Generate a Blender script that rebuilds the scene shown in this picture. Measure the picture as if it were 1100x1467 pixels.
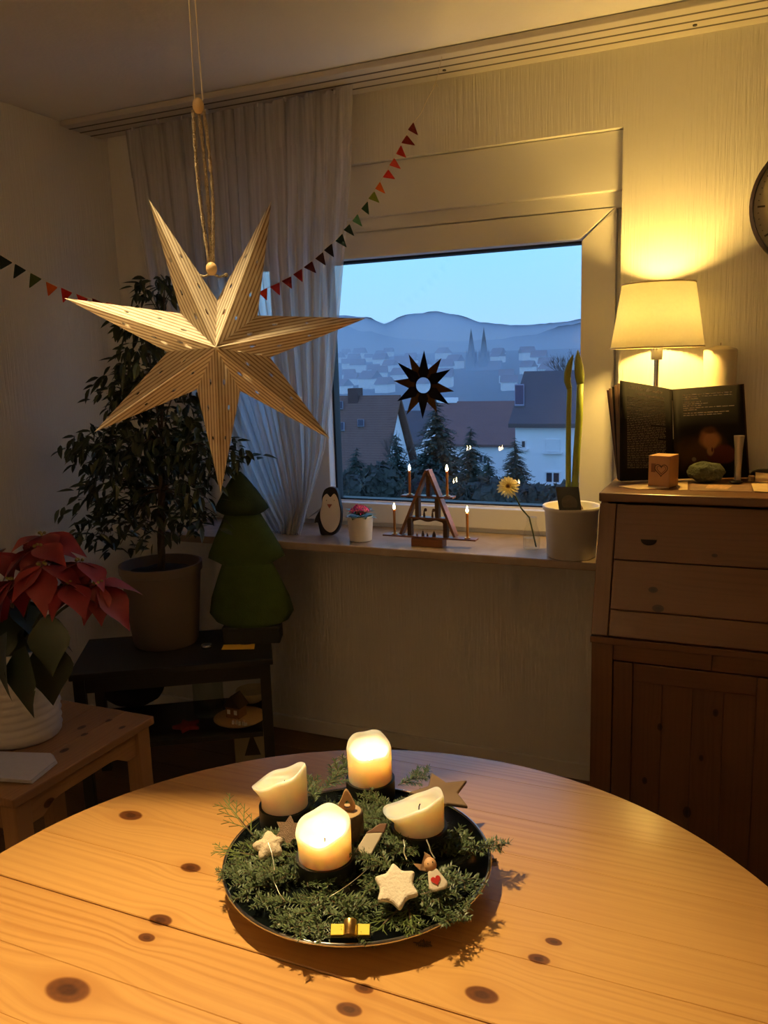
import bpy, math, random
from mathutils import Vector, Matrix, noise
from mathutils.geometry import delaunay_2d_cdt

for o in list(bpy.data.objects):
    bpy.data.objects.remove(o)
C = bpy.context.scene.collection
S = bpy.context.scene
PI = math.pi
rnd = random.Random(7)

# ------------------------------------------------------------------ camera
CAMZ = 1.46
FPX, YAW, PITCH, ROLL = 1190.78, 0.42218, 0.176971, -0.030264
_f = Vector((-math.sin(YAW)*math.cos(PITCH), math.cos(YAW)*math.cos(PITCH), -math.sin(PITCH)))
_r0 = Vector((math.cos(YAW), math.sin(YAW), 0))
_u0 = _r0.cross(_f)
_r = _r0*math.cos(ROLL) + _u0*math.sin(ROLL)
_u = -_r0*math.sin(ROLL) + _u0*math.cos(ROLL)
cd = bpy.data.cameras.new('camera')
cd.sensor_fit = 'VERTICAL'; cd.sensor_height = 36.0; cd.lens = FPX/1467*36.0
cd.clip_start = 0.02; cd.clip_end = 6000
cam = bpy.data.objects.new('camera', cd); C.objects.link(cam)
mw = Matrix.Identity(4)
for i in range(3):
    mw[i][0] = _r[i]; mw[i][1] = _u[i]; mw[i][2] = -_f[i]
mw[2][3] = CAMZ
cam.matrix_world = mw
S.camera = cam

# ------------------------------------------------------------------ world: dusk sky
w = bpy.data.worlds.new('dusk_sky'); S.world = w; w.use_nodes = True
nt = w.node_tree; nt.nodes.clear()
wo = nt.nodes.new('ShaderNodeOutputWorld'); bg = nt.nodes.new('ShaderNodeBackground')
tc = nt.nodes.new('ShaderNodeTexCoord'); sx = nt.nodes.new('ShaderNodeSeparateXYZ'); rp = nt.nodes.new('ShaderNodeValToRGB')
nt.links.new(tc.outputs['Generated'], sx.inputs[0]); nt.links.new(sx.outputs['Z'], rp.inputs[0])
rp.color_ramp.elements[0].position = 0.0; rp.color_ramp.elements[0].color = (0.27, 0.48, 0.88, 1)
rp.color_ramp.elements[1].position = 1.0; rp.color_ramp.elements[1].color = (0.20, 0.27, 0.86, 1)
e = rp.color_ramp.elements.new(0.16); e.color = (0.21, 0.54, 0.80, 1)
nt.links.new(rp.outputs[0], bg.inputs[0]); bg.inputs[1].default_value = 1.6
nt.links.new(bg.outputs[0], wo.inputs[0])

# ------------------------------------------------------------------ colour management
S.view_settings.view_transform = 'Standard'; S.view_settings.look = 'None'
S.view_settings.exposure = 0.0; S.view_settings.gamma = 1.0; S.view_settings.use_curve_mapping = False
LAMP_W, PENDANT_W, FILL_W, SPILL_FILL_W = 58.0, 138.0, 66.0, 24.0
LAMP_COL, PENDANT_COL = (1.0, 0.60, 0.13), (1.0, 0.72, 0.34)
FLAME = 90.0
S.cycles.max_bounces = 8; S.cycles.diffuse_bounces = 4; S.cycles.glossy_bounces = 3; S.cycles.transmission_bounces = 5; S.cycles.transparent_max_bounces = 12
S.cycles.use_denoising = True; S.cycles.use_adaptive_sampling = True; S.cycles.adaptive_threshold = .06

# ------------------------------------------------------------------ helpers
def ray(x, y):
    return _f + _r*((x-550)/FPX) - _u*((y-733.5)/FPX)
def at(x, y, Y):
    d = ray(x, y); d = d*(Y/d.y); return Vector((d.x, d.y, d.z+CAMZ))
def onz(x, y, z):
    d = ray(x, y); d = d*((z-CAMZ)/d.z); return Vector((d.x, d.y, z))
def front_to_centre(x, y, z, r):
    p = onz(x, y, z); d = Vector((p.x, p.y, 0)).normalized(); return p + d*r

ROOTM = {}
class MB:
    def __init__(s): s.v = []; s.f = []; s.uv = None
    def add(s, vs, fs):
        n = len(s.v); s.v += [Vector(v) for v in vs]; s.f += [tuple(i+n for i in f) for f in fs]; return s
    def box(s, c, d, m=None):
        c = Vector(c); x, y, z = d[0]/2, d[1]/2, d[2]/2
        vs = [Vector((a*x, b*y, e*z)) for e in (-1, 1) for b in (-1, 1) for a in (-1, 1)]
        if m is not None: vs = [m @ v for v in vs]
        return s.add([v+c for v in vs], [(0,2,3,1),(4,5,7,6),(0,1,5,4),(2,6,7,3),(1,3,7,5),(0,4,6,2)])
    def bb(s, x0, x1, y0, y1, z0, z1):
        return s.box(((x0+x1)/2, (y0+y1)/2, (z0+z1)/2), (abs(x1-x0), abs(y1-y0), abs(z1-z0)))
    def hexa(s, p):   # 8 points: bottom 4 (ccw), top 4
        return s.add(p, [(3,2,1,0),(4,5,6,7),(0,1,5,4),(1,2,6,5),(2,3,7,6),(3,0,4,7)])
    def prism(s, pts, ext):      # polygon of 3D points extruded by vector
        n = len(pts); e = Vector(ext); pts = [Vector(p) for p in pts]
        return s.add(pts+[p+e for p in pts], [tuple(range(n))[::-1], tuple(range(n, 2*n))] + [(i, (i+1) % n, n+(i+1) % n, n+i) for i in range(n)])
    def tube(s, pts, rad, n=8, cap=True):
        pts = [Vector(p) for p in pts]; k = len(pts)
        if not hasattr(rad, '__len__'): rad = [rad]*k
        vs = []; up = None
        for i, p in enumerate(pts):
            t = (pts[min(i+1, k-1)] - pts[max(i-1, 0)]).normalized()
            if up is None:
                up = t.orthogonal().normalized()
            else:
                up = (up - t*up.dot(t))
                up = up.normalized() if up.length > 1e-6 else t.orthogonal().normalized()
            b = t.cross(up)
            vs += [p + (up*math.cos(a) + b*math.sin(a))*rad[i] for a in [2*PI*j/n for j in range(n)]]
        fs = [(i*n+j, i*n+(j+1) % n, (i+1)*n+(j+1) % n, (i+1)*n+j) for i in range(k-1) for j in range(n)]
        if cap: fs += [tuple(range(n))[::-1], tuple(range((k-1)*n, k*n))]
        return s.add(vs, fs)
    def lathe(s, prof, n=32, c=(0,0,0), sx=1, sy=1, fn=None):
        c = Vector(c); k = len(prof); vs = []
        for i, (r, z) in enumerate(prof):
            for j in range(n):
                a = 2*PI*j/n; rr, zz = (r, z) if fn is None else fn(i, r, z, a)
                vs.append(c + Vector((rr*math.cos(a)*sx, rr*math.sin(a)*sy, zz)))
        fs = [(i*n+j, i*n+(j+1) % n, (i+1)*n+(j+1) % n, (i+1)*n+j) for i in range(k-1) for j in range(n)]
        if prof[0][0] > 1e-5: fs.append(tuple(range(n))[::-1])
        if prof[-1][0] > 1e-5: fs.append(tuple(range((k-1)*n, k*n)))
        return s.add(vs, fs)
    def ball(s, c, r, n=12, m=8, fn=None):
        if not hasattr(r, '__len__'): r = (r, r, r)
        c = Vector(c); vs = []
        for i in range(m+1):
            t = PI*i/m
            for j in range(n):
                a = 2*PI*j/n; d = Vector((math.sin(t)*math.cos(a), math.sin(t)*math.sin(a), -math.cos(t)))
                q = 1 if fn is None else fn(d)
                vs.append(c + Vector((d.x*r[0]*q, d.y*r[1]*q, d.z*r[2]*q)))
        fs = [(i*n+j, i*n+(j+1) % n, (i+1)*n+(j+1) % n, (i+1)*n+j) for i in range(m) for j in range(n)]
        return s.add(vs, fs)
    def xf(s, m):
        s.v = [m @ v for v in s.v]; return s
    def build(s, name, mat, parent=None, smooth=False, bevel=0, world=True, seg=2):
        me = bpy.data.meshes.new(name)
        vs = s.v
        if parent is not None and world:
            inv = ROOTM[parent.name].inverted(); vs = [inv @ v for v in vs]
        me.from_pydata([tuple(v) for v in vs], [], s.f)
        me.validate()
        me.materials.append(mat)
        if smooth:
            me.polygons.foreach_set('use_smooth', [True]*len(me.polygons))
            if smooth == 'auto':
                try: me.set_sharp_from_angle(angle=math.radians(40))
                except Exception: pass
        me.update()
        o = bpy.data.objects.new(name, me); C.objects.link(o)
        if parent is not None: o.parent = parent; ROOTM[o.name] = ROOTM[parent.name]
        else: ROOTM[o.name] = Matrix.Identity(4)
        if bevel:
            b = o.modifiers.new('bevel', 'BEVEL'); b.width = bevel; b.segments = seg; b.limit_method = 'ANGLE'; b.angle_limit = math.radians(35)
            b.harden_normals = False
        return o

def tag(o, label=None, cat=None, group=None, kind=None):
    if label: o['label'] = label
    if cat: o['category'] = cat
    if group: o['group'] = group
    if kind: o['kind'] = kind
    return o
def thing(name, label, cat, loc=(0,0,0), rz=0, group=None, m=None):
    o = bpy.data.objects.new(name, None); C.objects.link(o)
    mt = m if m is not None else Matrix.Translation(Vector(loc)) @ Matrix.Rotation(rz, 4, 'Z')
    o.matrix_basis = mt; ROOTM[o.name] = mt
    o.empty_display_size = 0.02
    return tag(o, label, cat, group)
def struct(o):
    o['kind'] = 'structure'; return o
def dup(root, m, label=None, group=None):
    r = root.copy(); C.objects.link(r); r.matrix_basis = m; ROOTM[r.name] = m
    if label: r['label'] = label
    if group: r['group'] = group
    for ch in list(root.children):
        c = ch.copy(); C.objects.link(c); c.parent = r
        for g in list(ch.children):
            d = g.copy(); C.objects.link(d); d.parent = c
    return r
def inst(src, m, parent):       # alike piece sharing mesh data; m is world, parent root known
    o = bpy.data.objects.new(src.name.split('.')[0], src.data); C.objects.link(o)
    o.parent = parent; o.matrix_basis = ROOTM[parent.name].inverted() @ m
    return o

# ------------------------------------------------------------------ materials (all node based)
def new_mat(name):
    m = bpy.data.materials.new(name); m.use_nodes = True
    n = m.node_tree; n.nodes.clear()
    out = n.nodes.new('ShaderNodeOutputMaterial')
    return m, n, out
def N(n, t, **kw):
    x = n.nodes.new('ShaderNode'+t)
    for k, v in kw.items():
        if k in x.inputs: x.inputs[k].default_value = v
        else: setattr(x, k, v)
    return x
def math_(n, op, a, b=None, c=None, clamp=False):
    x = n.nodes.new('ShaderNodeMath'); x.operation = op; x.use_clamp = clamp
    for i, q in enumerate((a, b, c)):
        if q is None: continue
        if isinstance(q, (int, float)): x.inputs[i].default_value = q
        else: n.links.new(q, x.inputs[i])
    return x.outputs[0]
def mixc(n, f, a, b):
    x = n.nodes.new('ShaderNodeMix'); x.data_type = 'RGBA'
    for s_, q in ((x.inputs[0], f), (x.inputs[6], a), (x.inputs[7], b)):
        if isinstance(q, (int, float)): s_.default_value = q
        elif isinstance(q, (tuple, list)): s_.default_value = (*q[:3], 1)
        else: n.links.new(q, s_)
    return x.outputs[2]
def rgb(r, g, b):               # 8-bit sRGB to linear
    return tuple((c/255/12.92 if c/255 <= .04045 else ((c/255+.055)/1.055)**2.4) for c in (r, g, b))
def P(name, col, rough=.6, metal=0, ns=8, na=.12, bump=0, bs=60, stretch=(1,1,1), **kw):
    m, n, out = new_mat(name)
    b = N(n, 'BsdfPrincipled'); b.inputs['Roughness'].default_value = rough; b.inputs['Metallic'].default_value = metal
    t = N(n, 'TexCoord'); mp = N(n, 'Mapping'); mp.inputs['Scale'].default_value = stretch
    n.links.new(t.outputs['Object'], mp.inputs[0])
    nz = N(n, 'TexNoise', Scale=ns, Detail=3.0); n.links.new(mp.outputs[0], nz.inputs['Vector'])
    c = mixc(n, nz.outputs['Fac'], tuple(max(0, x*(1-na*1.6)) for x in col), tuple(x*(1+na*1.6) for x in col))
    n.links.new(c, b.inputs['Base Color'])
    if bump:
        nb = N(n, 'TexNoise', Scale=bs, Detail=4.0); n.links.new(mp.outputs[0], nb.inputs['Vector'])
        bp = N(n, 'Bump', Strength=bump, Distance=.01); n.links.new(nb.outputs['Fac'], bp.inputs['Height'])
        n.links.new(bp.outputs[0], b.inputs['Normal'])
    for k, v in kw.items():
        key = k.replace('_', ' ')
        b.inputs[key].default_value = (*v, 1) if isinstance(v, tuple) and len(v) == 3 and 'Radius' not in key else v
    n.links.new(b.outputs[0], out.inputs[0])
    return m
def thin(name, col, transl=.4, transp=0.0, ns=20, na=.1, stretch=(1,1,1)):   # cloth, paper, petals
    m, n, out = new_mat(name)
    t = N(n, 'TexCoord'); mp = N(n, 'Mapping'); mp.inputs['Scale'].default_value = stretch; n.links.new(t.outputs['Object'], mp.inputs[0])
    nz = N(n, 'TexNoise', Scale=ns, Detail=3.0); n.links.new(mp.outputs[0], nz.inputs['Vector'])
    c = mixc(n, nz.outputs['Fac'], tuple(x*(1-na) for x in col), tuple(min(1, x*(1+na)) for x in col))
    d = N(n, 'BsdfDiffuse'); tr = N(n, 'BsdfTranslucent'); n.links.new(c, d.inputs[0]); n.links.new(c, tr.inputs[0])
    mx = N(n, 'MixShader'); mx.inputs[0].default_value = transl; n.links.new(d.outputs[0], mx.inputs[1]); n.links.new(tr.outputs[0], mx.inputs[2])
    last = mx
    if transp:
        tp = N(n, 'BsdfTransparent'); m2 = N(n, 'MixShader'); m2.inputs[0].default_value = transp
        n.links.new(mx.outputs[0], m2.inputs[1]); n.links.new(tp.outputs[0], m2.inputs[2]); last = m2
    n.links.new(last.outputs[0], out.inputs[0])
    return m
def pane_glass(name, ior=1.5, tint=(1,1,1)):
    m, n, out = new_mat(name)
    fr = N(n, 'Fresnel', IOR=ior); tp = N(n, 'BsdfTransparent'); gl = N(n, 'BsdfGlossy', Roughness=0.0)
    tp.inputs[0].default_value = (*tint, 1)
    nz = N(n, 'TexNoise', Scale=3.0); bp = N(n, 'Bump', Strength=.0004, Distance=.01)
    n.links.new(nz.outputs['Fac'], bp.inputs['Height']); n.links.new(bp.outputs[0], gl.inputs['Normal'])
    mx = N(n, 'MixShader'); n.links.new(fr.outputs[0], mx.inputs[0]); n.links.new(tp.outputs[0], mx.inputs[1]); n.links.new(gl.outputs[0], mx.inputs[2])
    n.links.new(mx.outputs[0], out.inputs[0]); return m
def thin_glass(name, tint=(1,1,1), edge=.55):
    m, n, out = new_mat(name)
    lw = N(n, 'LayerWeight', Blend=.5); tp = N(n, 'BsdfTransparent'); gl = N(n, 'BsdfGlossy', Roughness=0.02); tp.inputs[0].default_value = (*tint, 1)
    f = math_(n, 'ADD', math_(n, 'MULTIPLY', math_(n, 'POWER', lw.outputs['Facing'], 3.0), edge), .05)
    nz = N(n, 'TexNoise', Scale=30.0); bp = N(n, 'Bump', Strength=.02, Distance=.01); n.links.new(nz.outputs['Fac'], bp.inputs['Height']); n.links.new(bp.outputs[0], gl.inputs['Normal'])
    mx = N(n, 'MixShader'); n.links.new(f, mx.inputs[0]); n.links.new(tp.outputs[0], mx.inputs[1]); n.links.new(gl.outputs[0], mx.inputs[2])
    n.links.new(mx.outputs[0], out.inputs[0]); return m
def glow(name, col, strength):
    m, n, out = new_mat(name)
    e_ = N(n, 'Emission', Strength=strength)
    t = N(n, 'TexCoord'); s_ = N(n, 'SeparateXYZ'); n.links.new(t.outputs['Generated'], s_.inputs[0])
    c = mixc(n, s_.outputs['Z'], (col[0], col[1]*1.1, col[2]*1.6), (col[0], col[1]*.9, col[2]*.8)); n.links.new(c, e_.inputs[0])
    if 'bulb' in name: m.cycles.emission_sampling = 'NONE'
    n.links.new(e_.outputs[0], out.inputs[0]); return m
def pine(name, light, dark, axis='X', rough=.4, scale=1.0, knots=(), coat=0.0, knot_r=.016, rings=30.0, plane='XY'):
    """Varnished softwood: grain lines run along `axis`, bending round the knots (x, y, r in object space)."""
    m, n, out = new_mat(name)
    b = N(n, 'BsdfPrincipled', Roughness=rough); b.inputs['Coat Weight'].default_value = coat; b.inputs['Coat Roughness'].default_value = .18
    t = N(n, 'TexCoord'); oi = N(n, 'ObjectInfo')
    sp = N(n, 'SeparateXYZ'); n.links.new(t.outputs['Object'], sp.inputs[0])
    ax = {'X': 0, 'Y': 1, 'Z': 2}[axis]
    oth = [i for i in (0, 1, 2) if i != ax]
    lon = sp.outputs[ax]
    ia = {'XY': (0, 1), 'XZ': (0, 2), 'YZ': (1, 2)}[plane]
    ic = [i for i in ia if i != ax][0]
    acr = sp.outputs[ic]
    v = acr; kd = None
    for (kx, ky, kr) in knots:
        dl = math_(n, 'SUBTRACT', lon, kx); da = math_(n, 'SUBTRACT', acr, ky)
        d2 = math_(n, 'ADD', math_(n, 'MULTIPLY', math_(n, 'MULTIPLY', dl, dl), .4), math_(n, 'MULTIPLY', da, da))
        g = math_(n, 'POWER', 2.718, math_(n, 'MULTIPLY', d2, -1.0/(2.6*kr)**2))
        v = math_(n, 'SUBTRACT', v, math_(n, 'MULTIPLY', da, g))
        q = math_(n, 'DIVIDE', math_(n, 'SQRT', d2), kr)
        kd = q if kd is None else math_(n, 'MINIMUM', kd, q)
    # grain space: compress along the grain
    cmb = N(n, 'CombineXYZ')
    n.links.new(math_(n, 'MULTIPLY', lon, .45*scale), cmb.inputs[0])
    n.links.new(math_(n, 'ADD', math_(n, 'MULTIPLY', v, 2.2*scale), math_(n, 'MULTIPLY', oi.outputs['Random'], 7.3)), cmb.inputs[1])
    n.links.new(math_(n, 'MULTIPLY', oi.outputs['Random'], 31.0), cmb.inputs[2])
    nz = N(n, 'TexNoise', Scale=2.4, Detail=1.0); n.links.new(cmb.outputs[0], nz.inputs['Vector'])
    ph = math_(n, 'MULTIPLY', math_(n, 'ADD', math_(n, 'MULTIPLY', v, 14.0*scale), math_(n, 'MULTIPLY', nz.outputs['Fac'], .75)), rings)
    irr = N(n, 'TexNoise', Scale=34.0, Detail=1.0); irc = N(n, 'CombineXYZ'); n.links.new(math_(n, 'ADD', v, math_(n, 'MULTIPLY', oi.outputs['Random'], 9.0)), irc.inputs[0]); n.links.new(math_(n, 'MULTIPLY', lon, .02), irc.inputs[1]); n.links.new(irc.outputs[0], irr.inputs['Vector'])
    ph = math_(n, 'ADD', ph, math_(n, 'MULTIPLY', irr.outputs['Fac'], 14.0))
    ring = math_(n, 'ADD', math_(n, 'MULTIPLY', math_(n, 'SINE', ph), .5), .5)
    ring = math_(n, 'POWER', ring, 2.2)
    st = N(n, 'CombineXYZ'); n.links.new(math_(n, 'MULTIPLY', lon, 6.0), st.inputs[0]); n.links.new(math_(n, 'MULTIPLY', v, 260.0), st.inputs[1])
    nf = N(n, 'TexNoise', Scale=1.0, Detail=3.0); n.links.new(st.outputs[0], nf.inputs['Vector'])
    big = N(n, 'TexNoise', Scale=4.0, Detail=2.0); n.links.new(cmb.outputs[0], big.inputs['Vector'])
    fac = math_(n, 'ADD', math_(n, 'MULTIPLY', math_(n, 'MULTIPLY', ring, math_(n, 'POWER', big.outputs['Fac'], 2.0)), .80), math_(n, 'MULTIPLY', nf.outputs['Fac'], .42), clamp=True)
    fac = math_(n, 'ADD', fac, math_(n, 'MULTIPLY', math_(n, 'SUBTRACT', oi.outputs['Random'], .5), .30), clamp=True)
    col = mixc(n, fac, light, dark)
    if kd is not None:
        kk = N(n, 'MapRange', interpolation_type='SMOOTHSTEP'); kk.inputs[1].default_value = .84; kk.inputs[2].default_value = 1.06; kk.inputs[3].default_value = 1; kk.inputs[4].default_value = 0
        n.links.new(kd, kk.inputs[0])
        kn = N(n, 'TexNoise', Scale=110.0, Detail=2.0); n.links.new(t.outputs['Object'], kn.inputs['Vector'])
        kq = N(n, 'MapRange'); kq.inputs[1].default_value = .10; kq.inputs[2].default_value = 1.6; n.links.new(math_(n, 'ADD', math_(n, 'ADD', kd, math_(n, 'MULTIPLY', math_(n, 'SUBTRACT', kn.outputs['Fac'], .5), .60)), math_(n, 'MULTIPLY', math_(n, 'SINE', math_(n, 'MULTIPLY', kd, 15.0)), .10)), kq.inputs[0])
        kc = mixc(n, kq.outputs[0], (dark[0]*.14, dark[1]*.08, dark[2]*.05), (dark[0]*.70, dark[1]*.55, dark[2]*.40))
        halo = N(n, 'MapRange', interpolation_type='SMOOTHSTEP'); halo.inputs[1].default_value = .8; halo.inputs[2].default_value = 2.6; halo.inputs[3].default_value = .28; halo.inputs[4].default_value = 0
        n.links.new(kd, halo.inputs[0])
        col = mixc(n, halo.outputs[0], col, dark)
        col = mixc(n, kk.outputs[0], col, kc)
    n.links.new(col, b.inputs['Base Color'])
    bp = N(n, 'Bump', Strength=.06, Distance=.004); n.links.new(fac, bp.inputs['Height']); n.links.new(bp.outputs[0], b.inputs['Normal'])
    n.links.new(b.outputs[0], out.inputs[0])
    return m

WHITE = P('window_plastic', (.78, .77, .75), .35, ns=3, na=.03)
BLACKW = P('black_stained_wood', (.012, .011, .010), .45, ns=30, na=.3, bump=.1, stretch=(1,8,8))
BRASS = P('brass', (.75, .50, .18), .28, 1, na=.05)
SILVER = P('silver_metal', (.72, .72, .74), .22, 1, na=.05)

# ------------------------------------------------------------------ room shell
XL, XR, YW, YB, ZC = -2.38, 1.7, 2.75, -1.6, 2.37
WX0, WX1, WZ0, WZ1 = -2.04, -0.404, 0.853, 2.142      # window recess
def wallpaper():
    m, n, out = new_mat('fibre_wallpaper')
    b = N(n, 'BsdfPrincipled', Roughness=.85)
    t = N(n, 'TexCoord'); mp = N(n, 'Mapping'); mp.inputs['Scale'].default_value = (1, 1, .035); n.links.new(t.outputs['Object'], mp.inputs[0])
    nz = N(n, 'TexNoise', Scale=170.0, Detail=2.0, Roughness=.6); n.links.new(mp.outputs[0], nz.inputs['Vector'])
    n2 = N(n, 'TexNoise', Scale=2.0, Detail=3.0); n.links.new(t.outputs['Object'], n2.inputs['Vector'])
    c = mixc(n, n2.outputs['Fac'], (.76, .74, .70), (.82, .80, .76)); n.links.new(c, b.inputs['Base Color'])
    bp = N(n, 'Bump', Strength=.42, Distance=.006); n.links.new(nz.outputs['Fac'], bp.inputs['Height']); n.links.new(bp.outputs[0], b.inputs['Normal'])
    n.links.new(b.outputs[0], out.inputs[0]); return m
WALLM = wallpaper()
CEILM = P('ceiling_paint', (.80, .77, .72), .9, ns=3, na=.04, bump=.08, bs=90)
b = MB()
b.bb(XL-.15, WX0, YW, YW+.15, 0, ZC); b.bb(WX1, XR+.15, YW, YW+.15, 0, ZC)
b.bb(WX0, WX1, YW, YW+.15, WZ1, ZC); b.bb(WX0, WX1, YW, YW+.15, 0, WZ0-.0285)
struct(b.build('wall_back', WALLM))
struct(MB().bb(XL-.15, XL, YB, YW, 0, ZC).build('wall_left', WALLM))
struct(MB().bb(XR, XR+.15, YB, YW, 0, ZC).build('wall_right', WALLM))
struct(MB().bb(XL, XR, YB-.15, YB, 0, ZC).build('wall_front', WALLM))
struct(MB().bb(XL-.15, XR+.15, YB-.15, YW+.15, ZC, ZC+.1).build('ceiling', CEILM))
FLOORM = pine('floor_wood', (.22, .12, .06), (.10, .05, .025), 'X', .5)
fl = struct(MB().bb(XL-.15, XR+.15, YB-.15, YW+.15, -.1, -.004).build('floor', FLOORM))
for k in range(30):
    y0 = YB + k*.145
    if y0+.143 > YW: break
    MB().bb(XL+.002, XR-.002, y0, y0+.1425, -.012, 0).build('floor_plank', FLOORM, fl)
struct(MB().bb(XL, WX1, YW-.014, YW, 0, .06).build('baseboard_back', WHITE, bevel=.003))
struct(MB().bb(XL, XL+.014, YB, YW-.014, 0, .06).build('baseboard_left', WHITE, bevel=.003))

# ceiling rail for the curtains
tr = struct(MB().bb(XL+.002, XR-.002, 2.50, 2.71, ZC-.020, ZC-.0005).build('trim_1', P('rail_white', (.60, .56, .50), .5, ns=4, na=.04), bevel=.003))
for gy in (2.545, 2.60, 2.655):
    MB().bb(XL+.004, XR-.004, gy-.004, gy+.004, ZC-.0212, ZC-.019).build('groove', P('rail_groove', (.13, .11, .09), .7), tr)
for gx in (-1.32, -.93, -.2, .5):
    MB().lathe([(.0, -.003), (.006, -.003), (.006, 0)], 10, (gx, 2.628, ZC-.020)).build('screw', P('screw_dark', (.05, .04, .03), .5), tr)

# ------------------------------------------------------------------ window
win = thing('window_1', 'white tilt window with shutter box above looking out on the dusk town', None, (0, 0, 0)); struct(win)
MB().bb(WX0+.001, WX1-.001, 2.772, YW+.15, 1.965, WZ1-.001).build('shutter_box', WHITE, win, bevel=.004)
MB().bb(WX0+.001, WX1-.001, 2.790, 2.835, 1.915, 1.966).build('frame_top', WHITE, win, bevel=.003)
GZ0, GZ1, GY = .947, 1.828, 2.85
def sash(a, b_, c_, d_):
    m = MB(); Y0, Y1 = 2.79, 2.88
    m.hexa([(a[0], Y1, a[1]), (b_[0], Y1, b_[1]), (c_[0], Y1, c_[1]), (d_[0], Y1, d_[1]), (a[0], Y0, a[1]), (b_[0], Y0, b_[1]), (c_[0], Y0, c_[1]), (d_[0], Y0, d_[1])])
    return m
GASK = P('rubber_gasket', (.01, .01, .012), .5)
GL = pane_glass('window_glass', 1.45)
for nm, bx_ in (('frame_side', (WX0+.001, -2.016, 2.81, 2.89, WZ0, 1.916)), ('frame_side', (-.424, WX1-.001, 2.81, 2.89, WZ0, 1.916)), ('frame_bottom', (-2.015, -.425, 2.81, 2.89, WZ0-.02, .869))):
    MB().bb(*bx_).build(nm, WHITE, win, bevel=.002)
for GX0, GX1, x0, x1 in ((-1.470, -.537, -1.585, -.425), (-1.925, -1.700, -2.015, -1.588)):     # mitred sashes
    z0, z1 = .870, 1.925; g = .0015; L = .004
    for q in (((x0, z1-g), (x1, z1-g), (GX1-g, GZ1+L), (GX0+g, GZ1+L)), ((x0, z0), (x1, z0), (GX1-g, GZ0-L), (GX0+g, GZ0-L)), ((x0, z0+g), (x0, z1-g), (GX0-L, GZ1-g), (GX0-L, GZ0+g)), ((x1, z0+g), (x1, z1-g), (GX1+L, GZ1-g), (GX1+L, GZ0+g))):
        sash(*q).build('sash_rail', WHITE, win, bevel=.0025)
    for bx_ in ((GX0-L, GX0+.004, 2.835, 2.88, GZ0, GZ1), (GX1-.004, GX1+L, 2.835, 2.88, GZ0, GZ1), (GX0-L, GX1+L, 2.835, 2.88, GZ1-.004, GZ1+L), (GX0-L, GX1+L, 2.835, 2.88, GZ0-L, GZ0+.006)):
        MB().bb(*bx_).build('gasket', GASK, win)
    MB().bb(GX0-.003, GX1+.003, 2.826, 2.8345, GZ0-.006, GZ0+.0005).build('glazing_bead', WHITE, win, bevel=.002)
    for gy in (2.852, 2.870):
        MB().add([(GX0, gy, GZ0), (GX1, gy, GZ0), (GX1, gy, GZ1), (GX0, gy, GZ1)], [(0, 1, 2, 3)]).build('pane', GL, win)
# sill
def stone():
    m, n, out = new_mat('sill_marble'); b = N(n, 'BsdfPrincipled', Roughness=.25)
    t = N(n, 'TexCoord'); nz = N(n, 'TexNoise', Scale=9.0, Detail=6.0, Distortion=1.4); n.links.new(t.outputs['Object'], nz.inputs['Vector'])
    c = mixc(n, nz.outputs['Fac'], (.30, .22, .17), (.52, .42, .34)); n.links.new(c, b.inputs['Base Color']); n.links.new(b.outputs[0], out.inputs[0]); return m
struct(MB().bb(-2.06, WX1-.0005, 2.47, 2.811, WZ0-.028, WZ0).build('trim_2', stone(), bevel=.004))
tag(bpy.data.objects['trim_2'], 'brown veined stone window sill')

# ------------------------------------------------------------------ secretary desk
DZ = 1.0975; CX0, CX1 = -.375, .545; YT_, YB_ = 2.280, 2.165; ZF = .726      # desk top, sides, slanted front, writing height
PINE_D = pine('desk_pine', (.165, .068, .028), (.105, .038, .014), 'X', .42, plane='XZ', knots=[(-.305, .855, .008), (-.290, .810, .010), (-.16, .95, .005), (-.02, .80, .007)], coat=.2)
PINE_V = pine('desk_pine_upright', (.165, .068, .028), (.10, .038, .014), 'Z', .45, plane='XZ', knots=[(.49, -.275, .007), (.33, -.31, .007), (.26, -.20, .011), (.42, -.17, .006), (.55, -.14, .007)], coat=.2)
desk = thing('secretary_desk', 'brown pine secretary desk with slanted flap beside the window', 'desk', (.08, 2.45, 0))
MB().bb(CX0-.004, CX1+.004, YT_-.012, 2.745, DZ-.024, DZ).build('top_board', PINE_D, desk, bevel=.003)
for xa, xb in ((CX0, CX0+.02), (CX1-.02, CX1)):
    m = MB(); m.prism([(xa, YB_+.008, ZF-.004), (xa, 2.745, ZF-.004), (xa, 2.745, DZ-.025), (xa, YT_+.005, DZ-.025)], (xb-xa, 0, 0)); m.build('side_panel', PINE_V, desk, bevel=.002)
    MB().bb(xa, xb, YB_+.015, 2.745, 0, ZF-.006).build('side_panel', PINE_V, desk, bevel=.002)
MB().bb(CX0+.02, CX1-.02, 2.715, 2.74, 0, DZ-.03).build('back_panel', PINE_V, desk)
MB().bb(CX0-.003, CX1+.003, YB_-.004, 2.72, ZF-.018, ZF).build('writing_board', PINE_D, desk, bevel=.002)
def flap_pt(t): return (YB_+(YT_-.005-YB_)*t, ZF+.004+(DZ-.033-ZF)*t)
nxf = Vector((0, -(DZ-.033-ZF), YT_-.005-YB_)).normalized()
def slope_board(xa, xb, ta, tb, name, mat, off=0.0):
    (ya, za), (yb, zb) = flap_pt(ta), flap_pt(tb); th = .018
    p = [Vector((xa, ya, za)), Vector((xb, ya, za)), Vector((xb, yb, zb)), Vector((xa, yb, zb))]
    p = [q + nxf*off for q in p]
    m = MB().hexa([q - nxf*th for q in p] + p); return m.build(name, mat, fl_, bevel=.0025)
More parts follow.
